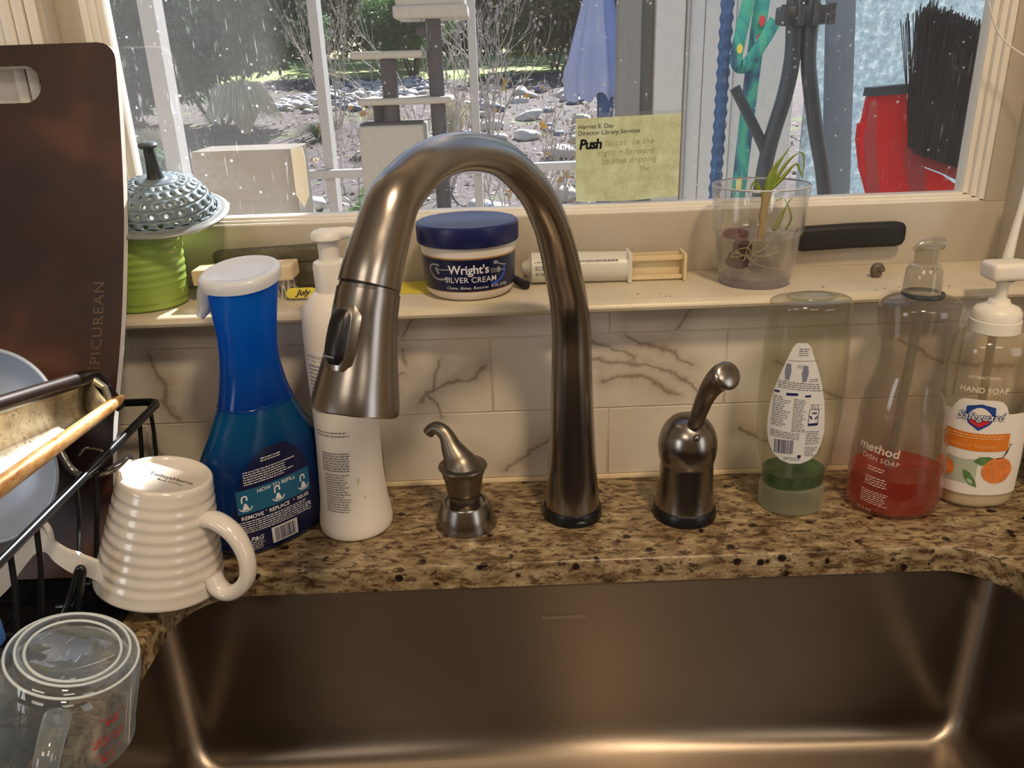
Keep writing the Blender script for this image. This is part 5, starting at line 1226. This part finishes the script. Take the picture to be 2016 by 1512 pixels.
# measuring cup upside down in front
QX, QY, QZ = -26.3, -33.0, 8.0
MC = thing('measuring_cup', 'clear glass measuring cup with red markings upturned at the sink corner', 'measuring cup', (QX, QY, 0.1))
mq = Matrix.Translation((-25.4, -34.2, 8.0)) @ Matrix.Rotation(math.radians(19), 4, 'Y')
out = [(0, -.25), (2.55, -.25), (2.7, -.12), (2.85, -.02), (3.1, 0), (3.35, -.08), (3.64, -.4), (3.86, -.95), (3.96, -1.6), (4.02, -3), (4.1, -5.0), (4.15, -6.2), (4.25, -6.5), (4.1, -6.6), (3.95, -6.4), (3.85, -5.0), (3.8, -2.2), (3.4, -1.2), (2.9, -1.0), (0, -.95)]
MB().lathe(out, 0, 0, 72).xf(mq).build('cup_body', M['cupglass'], MC, sharp=50)
for r_, z_ in ((2.62, -.12), (3.12, .01), (3.66, -.42)):
    m = MB(); n = 64; m.tube([(r_ * math.cos(2 * PI * i / n), r_ * math.sin(2 * PI * i / n), z_) for i in range(n + 1)], .085, 8, False).xf(mq); m.build('base_ridge', mat('glass_ridge_glint', srgb(206, 218, 222), .08, spec=1.0), MC)  # ridges coloured pale to stand in for white glints on the glass
ha = Vector((.26, -.965, 0)); hl = [(3.9, -1.6, .7), (5.2, -1.5, .66), (6.3, -2.1, .62), (6.6, -3.4, .6), (6.4, -4.8, .6), (6.0, -6.0, .6)]
q = smooth_curve([(ha.x * a, ha.y * a, b, c) for a, b, c in hl], 6); m = MB().tube([p[:3] for p in q], [p[3] for p in q], 16, True, flat=1.1, up=(0, 0, 1)); m.xf(mq); m.build('handle', thin('handle_glass', srgb(236, 239, 240), .8, .18, .02, srgb(196, 206, 212), 1.4), MC)
lq = Loft([(-6.4, 0, 0, 4.2, 4.2), (-5.0, 0, 0, 4.1, 4.1), (-3, 0, 0, 4.03, 4.03), (-1.6, 0, 0, 3.97, 3.97)], 0, 2, 3, False)
def onmq(f): return lambda u, v: tuple(mq @ Vector(f(u, v)))
wq = onmq(lq.warp(math.radians(-28), 0, .05)); m = MB()
for i, t_ in enumerate(('3/4', '1/2 OZ', '1/4')):
    v_ = -2.4 - 1.45 * i; quad(m, wq, -1.0, .8, v_ - .06, v_, 4); text(m, wq, t_, .72, -.1, v_ - .42, .01, 0, 1, PI)
m.build('red_markings', M['redcup'], MC); m = MB()
wq2 = onmq(lq.warp(math.radians(-168), 0, .05))
for i, t_ in enumerate(('8', '6', '4')):
    v_ = -2.4 - 1.45 * i; quad(m, wq2, -.6, .9, v_ - .06, v_, 4); text(m, wq2, t_, .72, .5, v_ - .42, .01, 0, 1, PI)
m.build('red_markings', M['redcup'], MC)
m = MB(); m.sphere((-29.6, -35.2, 8.0), .85, 14, (1.2, 1, .9)); m.tube([(-30, -35.2, 8.0), (-34, -34.5, 7.2)], .4, 10); tag(m.build('black_knob', M['black'], loc=(-29.6, -35.2, 1.2)), 'round black knob beside the glass measuring cup', 'ladle')  # taken for a plain black knob; the ladle is made up
m = MB(); m.box(-33.5, -29.6, -35.4, -33.6, 8.4, 11.6, .3, 2); tag(m.build('blue_scrubber', M['blueplastic'], loc=(-31, -34, 1.2)), 'bright blue plastic piece at the left edge beside the rack', 'scrubber')

# ================================================================== OUTSIDE, RIGHT: PORCH STORAGE
MB().box(30, 140, 12, 420, -106, -100).build('trim_8', mat('porch_deck', srgb(150, 140, 128), .8, vary=.1), kind='structure')
PW = thing('wall_outside', 'pale panelled porch wall beyond the window, right of the garden', None, (60, 200, -100)); PW['kind'] = 'structure'
for x0, x1, y0, mk, nm in ((39.8, 46.8, 198, 'greycol', 'door_frame'), (46.8, 51.2, 201, 'darkgap', 'dark_strip'), (51.2, 60.4, 198, 'wallbeige', 'panel'), (60.6, 61.4, 196.5, 'postpaint', 'trim_strip'), (61.6, 66.3, 198, 'wallbeige', 'panel'), (66.5, 76, 198, 'wallbeige', 'panel'), (76.2, 96, 199, 'wallbeige', 'panel')):
    MB().box(x0, x1, y0, 206, -100, 228, .3, 1).build(nm, M[mk], PW)
# blue crimped strip
m = MB(); v = []; k = 150
for i in range(k):
    z = 10 + 44 * i / (k - 1); w = .98 + .13 * math.sin(i * .95); cx = 36.75 + (z - 34) * .005 - (.0 if z > 30 else (30 - z) * .01)
    v += [(cx - w, 60, z), (cx - w * .4, 59.3 - .15 * math.sin(i * .95), z), (cx + w * .4, 59.3 + .15 * math.sin(i * .95), z), (cx + w, 60, z)]
m.add(v, [(4 * i + j, 4 * i + j + 1, 4 * i + 5 + j, 4 * i + 4 + j) for i in range(k - 1) for j in range(3)]); o = m.build('blue_strap', M['bluerope'], loc=(36.7, 60, 10)); o.modifiers.new('t', 'SOLIDIFY').thickness = .006
tag(o, 'long blue crimped fabric strap hanging outside the window', 'strap')
def ribbon3(mb, pts, w, y_t=.5):
    q = [np.array(p) for p in smooth_curve(pts, 6)]; v = []
    for i, p in enumerate(q):
        t = q[min(i + 1, len(q) - 1)] - q[max(i - 1, 0)]; l = math.hypot(t[0], t[2]) or 1; nx, nz = -t[2] / l * w / 2, t[0] / l * w / 2
        v += [(p[0] + nx, p[1], p[2] + nz), (p[0] - nx, p[1], p[2] - nz)]
    mb.add(v, [(2 * i, 2 * i + 1, 2 * i + 3, 2 * i + 2) for i in range(len(q) - 1)])
TS = thing('patterned_ribbon', 'teal patterned fabric ribbon looped and hanging outside the window', 'ribbon', (40, 58, 16))
m = MB(); ribbon3(m, [(41.9, 58, 52), (41.2, 58, 44), (40.6, 58, 34), (40.2, 58, 26), (39.6, 58, 14)], 2.3); o = m.build('hanging_end', M['teal_a'], TS); o.modifiers.new('t', 'SOLIDIFY').thickness = .002
m = MB(); ribbon3(m, [(40.0, 57, 52), (39.0, 57, 47), (38.2, 57, 42.5), (37.9, 57, 39.6), (38.9, 57, 38.6), (40.4, 57, 40), (42.0, 57, 42.5), (43.4, 57, 45)], 1.9); o = m.build('loop', M['teal_a'], TS); o.modifiers.new('t', 'SOLIDIFY').thickness = .002
m = MB(); wv = lambda u, v: (40.6 + u, 57.4, 34 + v); disc(m, wv, .9, 11.0, .45, 12, .8); m.build('red_spot', M['red_a'], TS); m = MB(); disc(m, wv, .6, 8.6, .35, 12, .6); m.build('red_spot', M['red_a'], TS)
m = MB(); wv2 = lambda u, v: (38.4 + u, 56.6, 40 + v); disc(m, wv2, -.2, 1.2, .45, 12, .7); m.build('yellow_spot', M['yellow_a'], TS); m = MB(); disc(m, lambda u, v: (39.7 + u, 57.4, 22 + v), 0, -.9, .5, 12, 1.2); m.build('yellow_spot', M['yellow_a'], TS)
# folded tube frame (stroller-like folding chair)
FC = thing('folding_frame', 'folded slate blue tubular frame leaning outside the window', 'folding chair', (42, 40, 10))
def tb_(pts, r, nm='tube'):
    m = MB(); m.tube(smooth_curve(pts, 6), r, 14); m.build(nm, M['frame_tube'], FC)
tb_([(40.2, 40, 52), (40.3, 40, 46), (40.6, 40, 40), (40.0, 40, 35), (38.8, 40, 30), (38.0, 40, 25), (37.5, 40, 18)], 1.05)
tb_([(42.6, 40, 52), (42.6, 40, 46), (42.7, 40, 40), (43.5, 40, 35.5), (44.8, 40, 30), (46.2, 40, 25), (47.6, 40, 18)], 1.0)
tb_([(33.4, 40.6, 36.3), (35.4, 40.4, 32.8), (37.4, 40.2, 29.2), (38.2, 40, 27.4)], .72)
m = MB(); m.box(38.2, 44.9, 38.4, 41.4, 43.7, 46.0, .5, 2)
for k in range(4): m.tube([(38.6 + 2.0 * k, 38.3, 43.6), (38.6 + 2.0 * k, 38.3, 46.1)], .55, 10)
m.build('clamp_collar', mat('dark_slate_clamp', srgb(44, 54, 66), .4), FC)
m = MB(); m.box(57.2, 61.8, 70, 72, 5, 62, .6, 2); m.xf(Matrix.Translation((59.5, 71, 34)) @ Matrix.Rotation(math.radians(-5), 4, 'Y') @ Matrix.Translation((-59.5, -71, -34)))
tag(m.build('slate_board', M['strip_dark'], loc=(59.5, 71, 5)), 'narrow slate blue board leaning behind the tubular frame outside', 'board')
m = MB(); m.box(71, 132, 118, 119.2, -20, 168); tag(m.build('frosted_panel', M['frostpanel'], loc=(100, 118, -20)), 'water-spotted pale frosted sheet standing outside behind the broom', 'panel')
# red broom head with black bristles
BR = thing('push_broom', 'red push broom with long black bristles standing outside the window', 'broom', (55, 30, 14))
yb = 30.0
def red(pts, th, mk, nm, y=yb):
    m = MB(); m.prism([(x, z) for x, z in pts], (0, y, 0), (1, 0, 0), (0, 0, 1), (0, 1, 0), th); return m.build(nm, M[mk], BR)
red([(47.3, 35.2), (51.7, 35.3), (52.0, 33.5), (52.6, 30.0), (52.9, 27.2), (54.2, 24.5), (54.6, 22), (50.2, 20), (48.8, 23), (47.4, 26.5), (46.6, 30), (46.6, 31.8), (47.0, 32)], 1.5, 'red_tool', 'red_head')
red([(47.1, 35.1), (51.9, 35.3), (51.9, 36.4), (47.2, 36.1)], 2.2, 'frame_tube', 'top_clip', yb - .3)
red([(52.2, 29.0), (54.2, 28.2), (55.2, 25.0), (55.6, 21), (54.2, 21), (53.4, 24), (52.6, 26.5)], .7, 'red_tool_light', 'side_plate', yb - 1)
red([(54.5, 26.6), (57.6, 25.4), (60.4, 23.6), (60.2, 21), (55.5, 21), (55.0, 24.5)], 1.4, 'red_tool', 'lower_wedge', yb)
red([(54.0, 28.2), (61.4, 25.4), (61.4, 23.8), (57.6, 25.6), (54.3, 26.8)], 1.0, 'red_tool_light', 'ferrule', yb - .6)
red([(47.2, 34.6), (48.0, 34.6), (48.4, 30), (49.4, 25), (50.2, 21), (49.2, 21), (48.0, 25), (47.0, 30)], .5, 'red_tool_light', 'edge_strip', yb - .55)
bs = MB(); R = random.Random(12)
for i in range(1500):
    k = R.random(); x0 = 53.0 + 9.6 * k; y0 = yb + R.uniform(-1.8, 1.8); z0 = 28.3 - 3.2 * k; ang = -.02 + .24 * k + R.gauss(0, .035); L = (16.6 - 1.2 * k) * R.uniform(.93, 1.02); zt = z0 + L
    zt = min(zt, 46 - (x0 - 53) * .28 + R.uniform(-.5, .5)); x1 = x0 + ang * (zt - z0) * .8; bs.tube([(x0, y0, z0), ((x0 + x1) / 2 - .1, y0, (z0 + zt) / 2), (x1, y0 + R.uniform(-.6, .6), zt)], .075, 3, False)
for i in range(34):
    k = R.random(); x0 = 52.6 + .7 * R.random(); y0 = yb + R.uniform(-1, 1); x1 = x0 - 3.4 * (1 - k) ** 1.4 + R.uniform(0, 1.0); zt = 43.2 + 2.6 * k + R.uniform(-.6, .9); bs.tube([(x0, y0, 28.5), ((x0 + x1) / 2 + .35, y0, 36), (x1, y0, zt)], .06, 3, False)
bs.build('bristles', M['broom_bristle'], BR, kind='stuff', sharp=180)

# ================================================================== OUTSIDE, PORCH EDGE AND GARDEN
def post(x0, x1, label, z0=-100, z1=230):
    t = thing('porch_post', label, 'post', ((x0 + x1) / 2, 305, z0), 'white porch posts along the garden side'); MB().box(x0, x1, 300, 311, z0, z1, .3, 1).build('post_shaft', M['postpaint'], t); return t
post(-147, -140.2, 'white porch post nearest the left edge of the window, sunlit on one side')
post(-76.8, -72.8, 'white porch post left of the cat tree, sunlit on one side')
post(-10.3, -6.8, 'white porch post right of the cat tree, behind the faucet arch')
post(-214, -207, 'white porch post hidden behind the cutting board')
m = MB(); m.box(-260, 39, 295, 299.8, -4.6, -1.2, .3, 1); tag(m.build('porch_rail', M['postpaint'], loc=(-100, 305, -4.6)), 'horizontal white rail joining the porch posts', 'rail')
m = MB(); m.box(-260, 34, 60, 330, -104, -100, 0); tag(m.build('porch_deck', mat('deck_boards', srgb(140, 128, 112), .8, vary=.12), loc=(-100, 200, -104)), 'weathered porch deck outside below the window', 'deck')
# table carrying the box and cat tree stand on the deck outside
m = MB(); m.box(-60, -32, 77, 95, 5.6, 7.0, .2, 1)
for x in (-59, -35.5):
    for y in (78, 91.5): m.box(x, x + 2.5, y, y + 2.5, -100, 5.6)
tag(m.build('porch_table', mat('grey_table', srgb(150, 150, 150), .6), loc=(-45, 88, -100)), 'low grey porch table just outside under the cardboard box', 'table')
BXo = thing('cardboard_box', 'brown cardboard box with a torn sunlit corner outside the window', 'box', (-44.8, 86, 7.0))
m = MB(); m.box(-55.2, -36.4, 80, 92, 7.02, 27.0, .15, 1); m.build('carton', M['card'], BXo)
m = MB(); m.prism([(0, 0), (2.0, .35), (2.3, -1.5), (2.2, -8.6), (1.2, -10.6), (0, -8.2)], (-36.6, 79.7, 26.9), (1, .15, 0), (0, 0, 1), (0, 1, 0), .5); m.build('sunlit_torn_flap', mat('sunlit_cardboard', srgb(190, 180, 158), .8), BXo)  # pale colour paints the sun on the box's right side
m = MB(); m.box(-55.3, -36.3, 79.9, 80.05, 17.6, 17.9); m.build('crease', M['card'], BXo)
# cat tree
CT = thing('cat_tree', 'cream and charcoal cat tree with perches standing on the porch', 'cat tree', (-36, 248, -100))
m = MB(); m.box(-50.5, -26.3, 240, 262, -5.0, 20.4, 1.4, 3); m.build('cube_house', M['carpet'], CT)
m = MB(); m.box(-49.8, -27.2, 241, 261, 20.2, 21.2, .4, 2); m.build('dark_top', M['sisal'], CT)
for x0, x1, y0, z0, z1, nm in ((-41.0, -35.2, 246, 21, 43.5, 'sisal_post'), (-46.2, -41.8, 254, 21, 28, 'sisal_post'), (-23.6, -18.0, 246, -95, 56.5, 'sisal_post'), (-46.2, -41.8, 254, -95, -5, 'sisal_post')):
    r = (x1 - x0) / 2; q = []; z = z0
    prf = [(0, z0)]
    kk = int((z1 - z0) / .8)
    for i in range(kk + 1): prf.append((r + .10 * (1 if i % 2 else -1), z0 + (z1 - z0) * i / kk))
    prf.append((0, z1)); MB().lathe(prf, (x0 + x1) / 2, y0, 24).build(nm, M['sisal'], CT, sharp=80)
def pad(x0, x1, y0, y1, z0, z1, nm): m = MB(); m.box(x0, x1, y0, y1, z0, z1, min(1.1, (z1 - z0) * .45), 3); m.build(nm, M['carpet'], CT)
pad(-50.6, -24.8, 238, 260, 43.3, 45.8, 'perch'); pad(-49.8, -15.4, 240, 262, 27.4, 29.8, 'perch'); pad(-34, -8, 236, 262, 56, 60.3, 'bed_rim'); pad(-33.0, -8.8, 237, 261, 59.8, 70, 'bed_cushion'); pad(-52, -12, 238, 264, -98, -94, 'base_plate')
MB().sphere((-24.9, 243, 51.8), 1.9, 14).build('toy_ball', M['sisal'], CT); MB().tube([(-24.9, 243, 53), (-24.5, 243, 56.5)], .12, 6).build('toy_string', M['sisal'], CT)

# folded umbrella
UM = thing('patio_umbrella', 'furled periwinkle blue patio umbrella in the garden', 'umbrella', (88, 606, -100))
m = MB(); n = 56; rows_ = [(110, 3, 0), (95, 8, .10), (78, 13, .16), (60, 17.5, .2), (42, 21.5, .24), (28, 24.5, .28), (14, 23.5, .3)]
vv = []
for z, r, am in rows_:
    for i in range(n): a = 2 * PI * i / n; rr = r * (1 + am * math.sin(a * 8) * .7); vv.append((80 + (97 - z) * -.02 + rr * math.cos(a) * .9 + (0 if z > 40 else 0), 606 + rr * math.sin(a), z + (4 * math.sin(a * 8 + 1) if z < 30 else 0)))
m.add(vv, [(j * n + i, j * n + (i + 1) % n, (j + 1) * n + (i + 1) % n, (j + 1) * n + i) for j in range(len(rows_) - 1) for i in range(n)]); o = m.build('canopy', M['umb_l'], UM, sharp=50)
m = MB(); v = []
for z, r, am in rows_: v += [(84 + r * .0, 606 - r * 1.02, z), (84 + r * .62, 606 - r * .85, z)]
m.add(v, [(2 * i, 2 * i + 1, 2 * i + 3, 2 * i + 2) for i in range(len(rows_) - 1)]); o = m.build('canopy_panel', M['umb'], UM); o.modifiers.new('t', 'SOLIDIFY').thickness = .004
MB().tube([(88, 606, -100), (85, 606, 112)], 2.0, 12).build('pole', mat('white_pole', srgb(200, 200, 200), .4), UM)
m = MB(); m.tube([(86, 600, -98), (86, 600, 24)], 6.5, 12); m.build('blue_cover', M['bluerope'], UM)

# terrain
def gz(x, y):
    z = float(np.interp(y, [300, 600, 1000, 1300, 1800, 2200, 2600, 3200, 6000], [-104, -98, -68, -34, 4, 36, 58, 80, 120]))
    return z + 6 * noise.noise(Vector((x * .004, y * .004, 1.3))) * min(1, max(0, (y - 500) / 400)) + 2.5 * noise.noise(Vector((x * .02, y * .02, 0)))
m = MB(); xs = [-1700 + 3300 * i / 70 for i in range(71)]; ys = [280 + 3800 * (i / 80) ** 1.5 for i in range(81)]
m.grid(lambda x, y: (x, y, gz(x, y)), xs, ys); GRD = m.build('ground', M['ground'], kind='structure')
m = MB(); m.grid(lambda x, y: (x, y, gz(x, y) + 2.0 - 3.2 * max(0, 1 - (y - 1930 - 60 * math.sin(x * .01)) / 60)), [-1500 + 2600 * i / 60 for i in range(61)], [1870 + 980 * i / 24 for i in range(25)]); m.build('lawn', M['lawn'], GRD)

# stones
SB = thing('stone_bank', 'bank of pale rounded river stones at the back of the garden', 'rocks', (-330, 1650, -45))
base = []
for k in range(5):
    bm = bmesh.new(); bmesh.ops.create_icosphere(bm, subdivisions=2, radius=1)
    for v in bm.verts: v.co *= 1 + .22 * noise.noise(v.co * 1.3 + Vector((k * 7, 0, 0))); v.co.z *= .62; v.co *= CM
    me = bpy.data.meshes.new('stone'); bm.to_mesh(me); bm.free(); me.polygons.foreach_set('use_smooth', [True] * len(me.polygons)); me.materials.append(M['stone'] if k < 4 else M['slate']); base.append(me)
R = random.Random(31)
def stone(x, y, r, par):
    o = bpy.data.objects.new('stone', R.choice(base)); COL.objects.link(o); o.parent = par; w = Vector((x, y, gz(x, y) + r * .25)) - WL[par.name]; o.location = w * CM
    o.scale = (r * R.uniform(.8, 1.5), r * R.uniform(.8, 1.2), r * R.uniform(.7, 1.1)); o.rotation_euler = (R.uniform(-.3, .3), R.uniform(-.3, .3), R.uniform(0, 6))
for i in range(290):
    t = R.random(); y = 1440 + 380 * t + R.gauss(0, 25); x = -430 + 90 * t + 240 * R.random() ** 1.2; stone(x, y, R.uniform(7, 13), SB)
SB2 = thing('stone_bank', 'scattered blue grey stones behind the bare shrubs', 'rocks', (60, 1400, -60))
for i in range(80): stone(R.uniform(-60, 330), R.uniform(900, 1600), R.uniform(8, 18), SB2)
SB3 = thing('stone_edging', 'row of flat grey stones edging the near bed', 'rocks', (-100, 560, -100))
for i in range(46): stone(R.uniform(-330, 180), R.uniform(520, 760), R.uniform(7, 17), SB3)

# leaves
def leaf_cloud(cs, n, size, seed, droop=0, aspect=2.2, shell=.5):
    rs = np.random.RandomState(seed); cs = np.array(cs, float); w = cs[:, 3] * cs[:, 4] * cs[:, 5]; idx = rs.choice(len(cs), n, p=w / w.sum())
    d = rs.normal(size=(n, 3)); d /= np.linalg.norm(d, axis=1)[:, None]; rr = rs.uniform(shell, 1, n) ** .6
    P = cs[idx, :3] + d * cs[idx, 3:6] * rr[:, None]
    a = rs.normal(size=(n, 3)) + d * .6; a[:, 2] -= droop; a /= np.linalg.norm(a, axis=1)[:, None]; b = np.cross(a, rs.normal(size=(n, 3))); b /= np.linalg.norm(b, axis=1)[:, None]
    L = (size * rs.uniform(.6, 1.3, n))[:, None]; V = np.stack([P, P + a * L * .45 + b * L / aspect / 2, P + a * L, P + a * L * .45 - b * L / aspect / 2], 1).reshape(-1, 3)
    F = [(4 * i, 4 * i + 1, 4 * i + 2, 4 * i + 3) for i in range(n)]; mb = MB(); mb.v = [tuple(p) for p in V]; mb.f = F; mb.sm = [False] * n; return mb
def bush(nm, label, cat, cs, n, size, mk, seed, loc, group=None, aspect=2.2, trunk=True):
    t = thing(nm, label, cat, loc, group); leaf_cloud(cs, n, size, seed, .3, aspect).build('foliage', M[mk], t, kind='stuff')
    if trunk:
        m = MB(); R = random.Random(seed)
        for c in cs[:6]:
            q = smooth_curve([(loc[0] + R.uniform(-8, 8), loc[1], loc[2]), ((loc[0] + c[0]) / 2 + R.uniform(-15, 15), (loc[1] + c[1]) / 2, (loc[2] + c[2]) / 2), (c[0], c[1], c[2])], 4); m.tube(q, [3.5 - 2.6 * i / len(q) for i in range(len(q))], 6)
        m.build('trunk', M['barkdark'], t)
    return t
R = random.Random(5)
cs = [(R.uniform(-560, -330), 1300 + R.uniform(-60, 90), R.uniform(70, 200), 62, 60, 36) for i in range(26)] + [(R.uniform(-640, -440), 1290 + R.uniform(-40, 40), R.uniform(20, 90), 50, 50, 32) for i in range(16)] + [(R.uniform(-700, -520), 1350, R.uniform(0, 160), 70, 60, 60) for i in range(8)]
bush('evergreen_shrub', 'big glossy-leaved evergreen shrub at the upper left of the garden', 'shrub', cs, 30000, 15, 'leaf_dark', 3, (-450, 1320, -66))
cs = [(R.uniform(-420, -160), 2150 + R.uniform(-60, 90), R.uniform(95, 310), 72, 60, 72) for i in range(16)]
bush('evergreen_shrub', 'dark leafy shrub left of the conifer behind the second post', 'shrub', cs, 10000, 18, 'leaf_olive', 4, (-290, 2160, 30))
cs = [(R.uniform(-260, -125), 1950 + R.uniform(-50, 50), R.uniform(74, 236), 56, 50, 46) for i in range(10)]
bush('conifer', 'feathery light green conifer behind the cat tree', 'tree', cs, 16000, 12, 'leaf_mid', 6, (-190, 1950, 14), aspect=5)
cs = [(R.uniform(-40, 360), 2050 + R.uniform(-60, 90), R.uniform(90, 300), 80, 60, 60) for i in range(18)]
bush('evergreen_shrub', 'dark shrub mass behind the bare branches at the top centre', 'shrub', cs, 10000, 18, 'leaf_olive', 8, (150, 2060, 0))
cs = [(R.uniform(-1000, 1000), 2900 + R.uniform(-60, 160), R.uniform(90, 620), 130, 60, 110) for i in range(90)]
bush('hedge', 'far dark green hedge closing the view behind the lawn', 'hedge', cs, 42000, 34, 'leaf_olive', 9, (0, 2950, 55), trunk=False)
cs = [(R.uniform(-600, -380), 900 + R.uniform(-30, 30), R.uniform(-60, -20), 36, 30, 22) for i in range(5)]
bush('low_shrub', 'low green shrub below the big evergreen at the left', 'shrub', cs, 2500, 8, 'leaf_dark', 11, (-470, 900, -96), trunk=False)
cs = [(-86 + R.uniform(-10, 14), 470, -60 + R.uniform(-12, 16), 16, 12, 14) for i in range(4)]
bush('low_shrub', 'small bright green plant behind the porch rail left of the cat tree', 'plant', cs, 700, 6, 'leaf_mid', 12, (-76, 470, -103), trunk=False)

# ornamental grasses
def tuft(x, y, n, h, spread, mk, label, seed, cat='grass', nm='grass_tuft'):
    R = random.Random(seed); m = MB(); z = gz(x, y)
    for i in range(n):
        a = R.uniform(0, 2 * PI); s_ = R.random() ** .7 * spread; hh = h * R.uniform(.6, 1.1); w = R.uniform(.35, .8) * (h / 60)
        p = [(x + math.cos(a) * 6 * R.random(), y + math.sin(a) * 6, z), (x + math.cos(a) * s_ * .55, y + math.sin(a) * s_ * .55, z + hh * .85), (x + math.cos(a) * s_, y + math.sin(a) * s_, z + hh * (1 - .75 * s_ / spread))]
        v = []
        for k, q in enumerate(smooth_curve(p, 3)): ww = w * (1 - k / 7); v += [(q[0] - ww, q[1], q[2]), (q[0] + ww, q[1], q[2])]
        m.add(v, [(2 * k, 2 * k + 1, 2 * k + 3, 2 * k + 2) for k in range(6)], False)
    o = m.build(nm, M[mk], loc=(x, y, z), kind='stuff'); tag(o, label, cat)
tuft(-385, 1230, 1500, 80, 62, 'dead_grass', 'large straw-coloured ornamental grass clump in the garden centre', 1)
tuft(-440, 1000, 420, 52, 34, 'dead_grass', 'smaller pale dry grass clump at the left below the shrub', 2)
tuft(-255, 1150, 300, 26, 46, 'green_blade', 'low green grass clump right of the garden centre', 3)
tuft(-150, 1050, 360, 60, 36, 'dead_grass', 'dry grass clump between the second post and the cat tree', 4)
tuft(-270, 560, 260, 22, 40, 'green_blade', 'yellow green grass tuft behind the rail at the left', 5)
tuft(-60, 1100, 300, 54, 40, 'dead_grass', 'straw grass clump behind the cat tree posts', 6)
# leaf litter
rs = np.random.RandomState(4); m = MB(); V = []
for i in range(5200):
    x, y = rs.uniform(-900, 420), 330 + 1600 * rs.uniform(0, 1) ** 1.0; z = gz(x, y) + 1.0; s_ = rs.uniform(2.0, 5.0); a = rs.uniform(0, 6.3); t = rs.uniform(-1.2, 1.8, 4)
    V += [(x + s_ * math.cos(a), y + s_ * math.sin(a), z + t[0]), (x - s_ * .5 * math.sin(a), y + s_ * .5 * math.cos(a), z + t[1]), (x - s_ * math.cos(a), y - s_ * math.sin(a), z + t[2]), (x + s_ * .5 * math.sin(a), y - s_ * .5 * math.cos(a), z + t[3])]
m.v = V; m.f = [(4 * i, 4 * i + 1, 4 * i + 2, 4 * i + 3) for i in range(len(V) // 4)]; m.sm = [False] * len(m.f)
m.build('fallen_leaves', mat('dry_fallen_leaf', srgb(150, 134, 120), .7, vary=.35, vscale=3), GRD, kind='stuff')

# bare shrubs
def bare(x, y, h, spread, n, label, seed, leaves=0, zoff=0):
    t = thing('bare_shrub', label, 'shrub', (x, y, gz(x, y)), 'leafless shrubs beyond the porch'); R = random.Random(seed); m = MB(); lf = MB(); tips = []
    def grow(p, d, L, r, lev):
        pts = [p]; 
        for k in range(4):
            d = (d + Vector((R.uniform(-.22, .22), R.uniform(-.22, .22), R.uniform(-.06, .16)))).normalized(); p = p + d * L / 4; pts.append(p)
        m.tube(pts, [r * (1 - .12 * k) for k in range(5)], 4, False)
        if lev < 3:
            for k in range(R.choice((2, 2, 3))):
                dd = (d + Vector((R.uniform(-.8, .8), R.uniform(-.8, .8), R.uniform(-.1, .5)))).normalized(); grow(pts[R.choice((2, 3, 4))], dd, L * R.uniform(.5, .8), r * .6, lev + 1)
        else: tips.append(p)
    z = gz(x, y)
    for i in range(n):
        a = R.uniform(0, 2 * PI); grow(Vector((x + 8 * math.cos(a), y + 8 * math.sin(a), z)), Vector((math.cos(a) * spread, math.sin(a) * spread, 1)).normalized(), h * R.uniform(.4, .55), h * .0065, 0)
    for p in tips: m.sphere(p, h * .0085, 5, (1, 1, 1.6))
    m.build('branches', M['bark'], t, sharp=180)
    if leaves:
        for k in range(leaves):
            p = R.choice(tips); s_ = 4; v = [tuple(p + Vector((R.uniform(-s_, s_), R.uniform(-s_, s_), R.uniform(-s_, s_)))) for _ in range(4)]; lf.add(v, [(0, 1, 2, 3)], False)
        lf.build('dry_leaves', M['dryleaf'], t)
bare(-58, 820, 190, .55, 8, 'tall leafless shrub rising behind the cat tree', 1)
bare(14, 600, 140, .6, 7, 'leafless shrub with upright twigs right of the third post', 2, 14)
bare(58, 500, 118, .5, 6, 'leafless twiggy shrub in front of the umbrella', 3, 6)
bare(-140, 740, 120, .5, 6, 'thin leafless shrub between the second post and the cat tree', 4, 10)
bare(2, 470, 95, .8, 8, 'low leafless shrub with yellow leaves seen under the faucet arch', 5, 18)
bare(-250, 1250, 210, .5, 9, 'leafless shrub at the right side of the big evergreen', 6)
bare(-330, 700, 60, .9, 6, 'small leafless shrub behind the rail near the box', 7)
bare(-10, 1100, 220, .45, 8, 'tall leafless shrub behind the third post', 8)
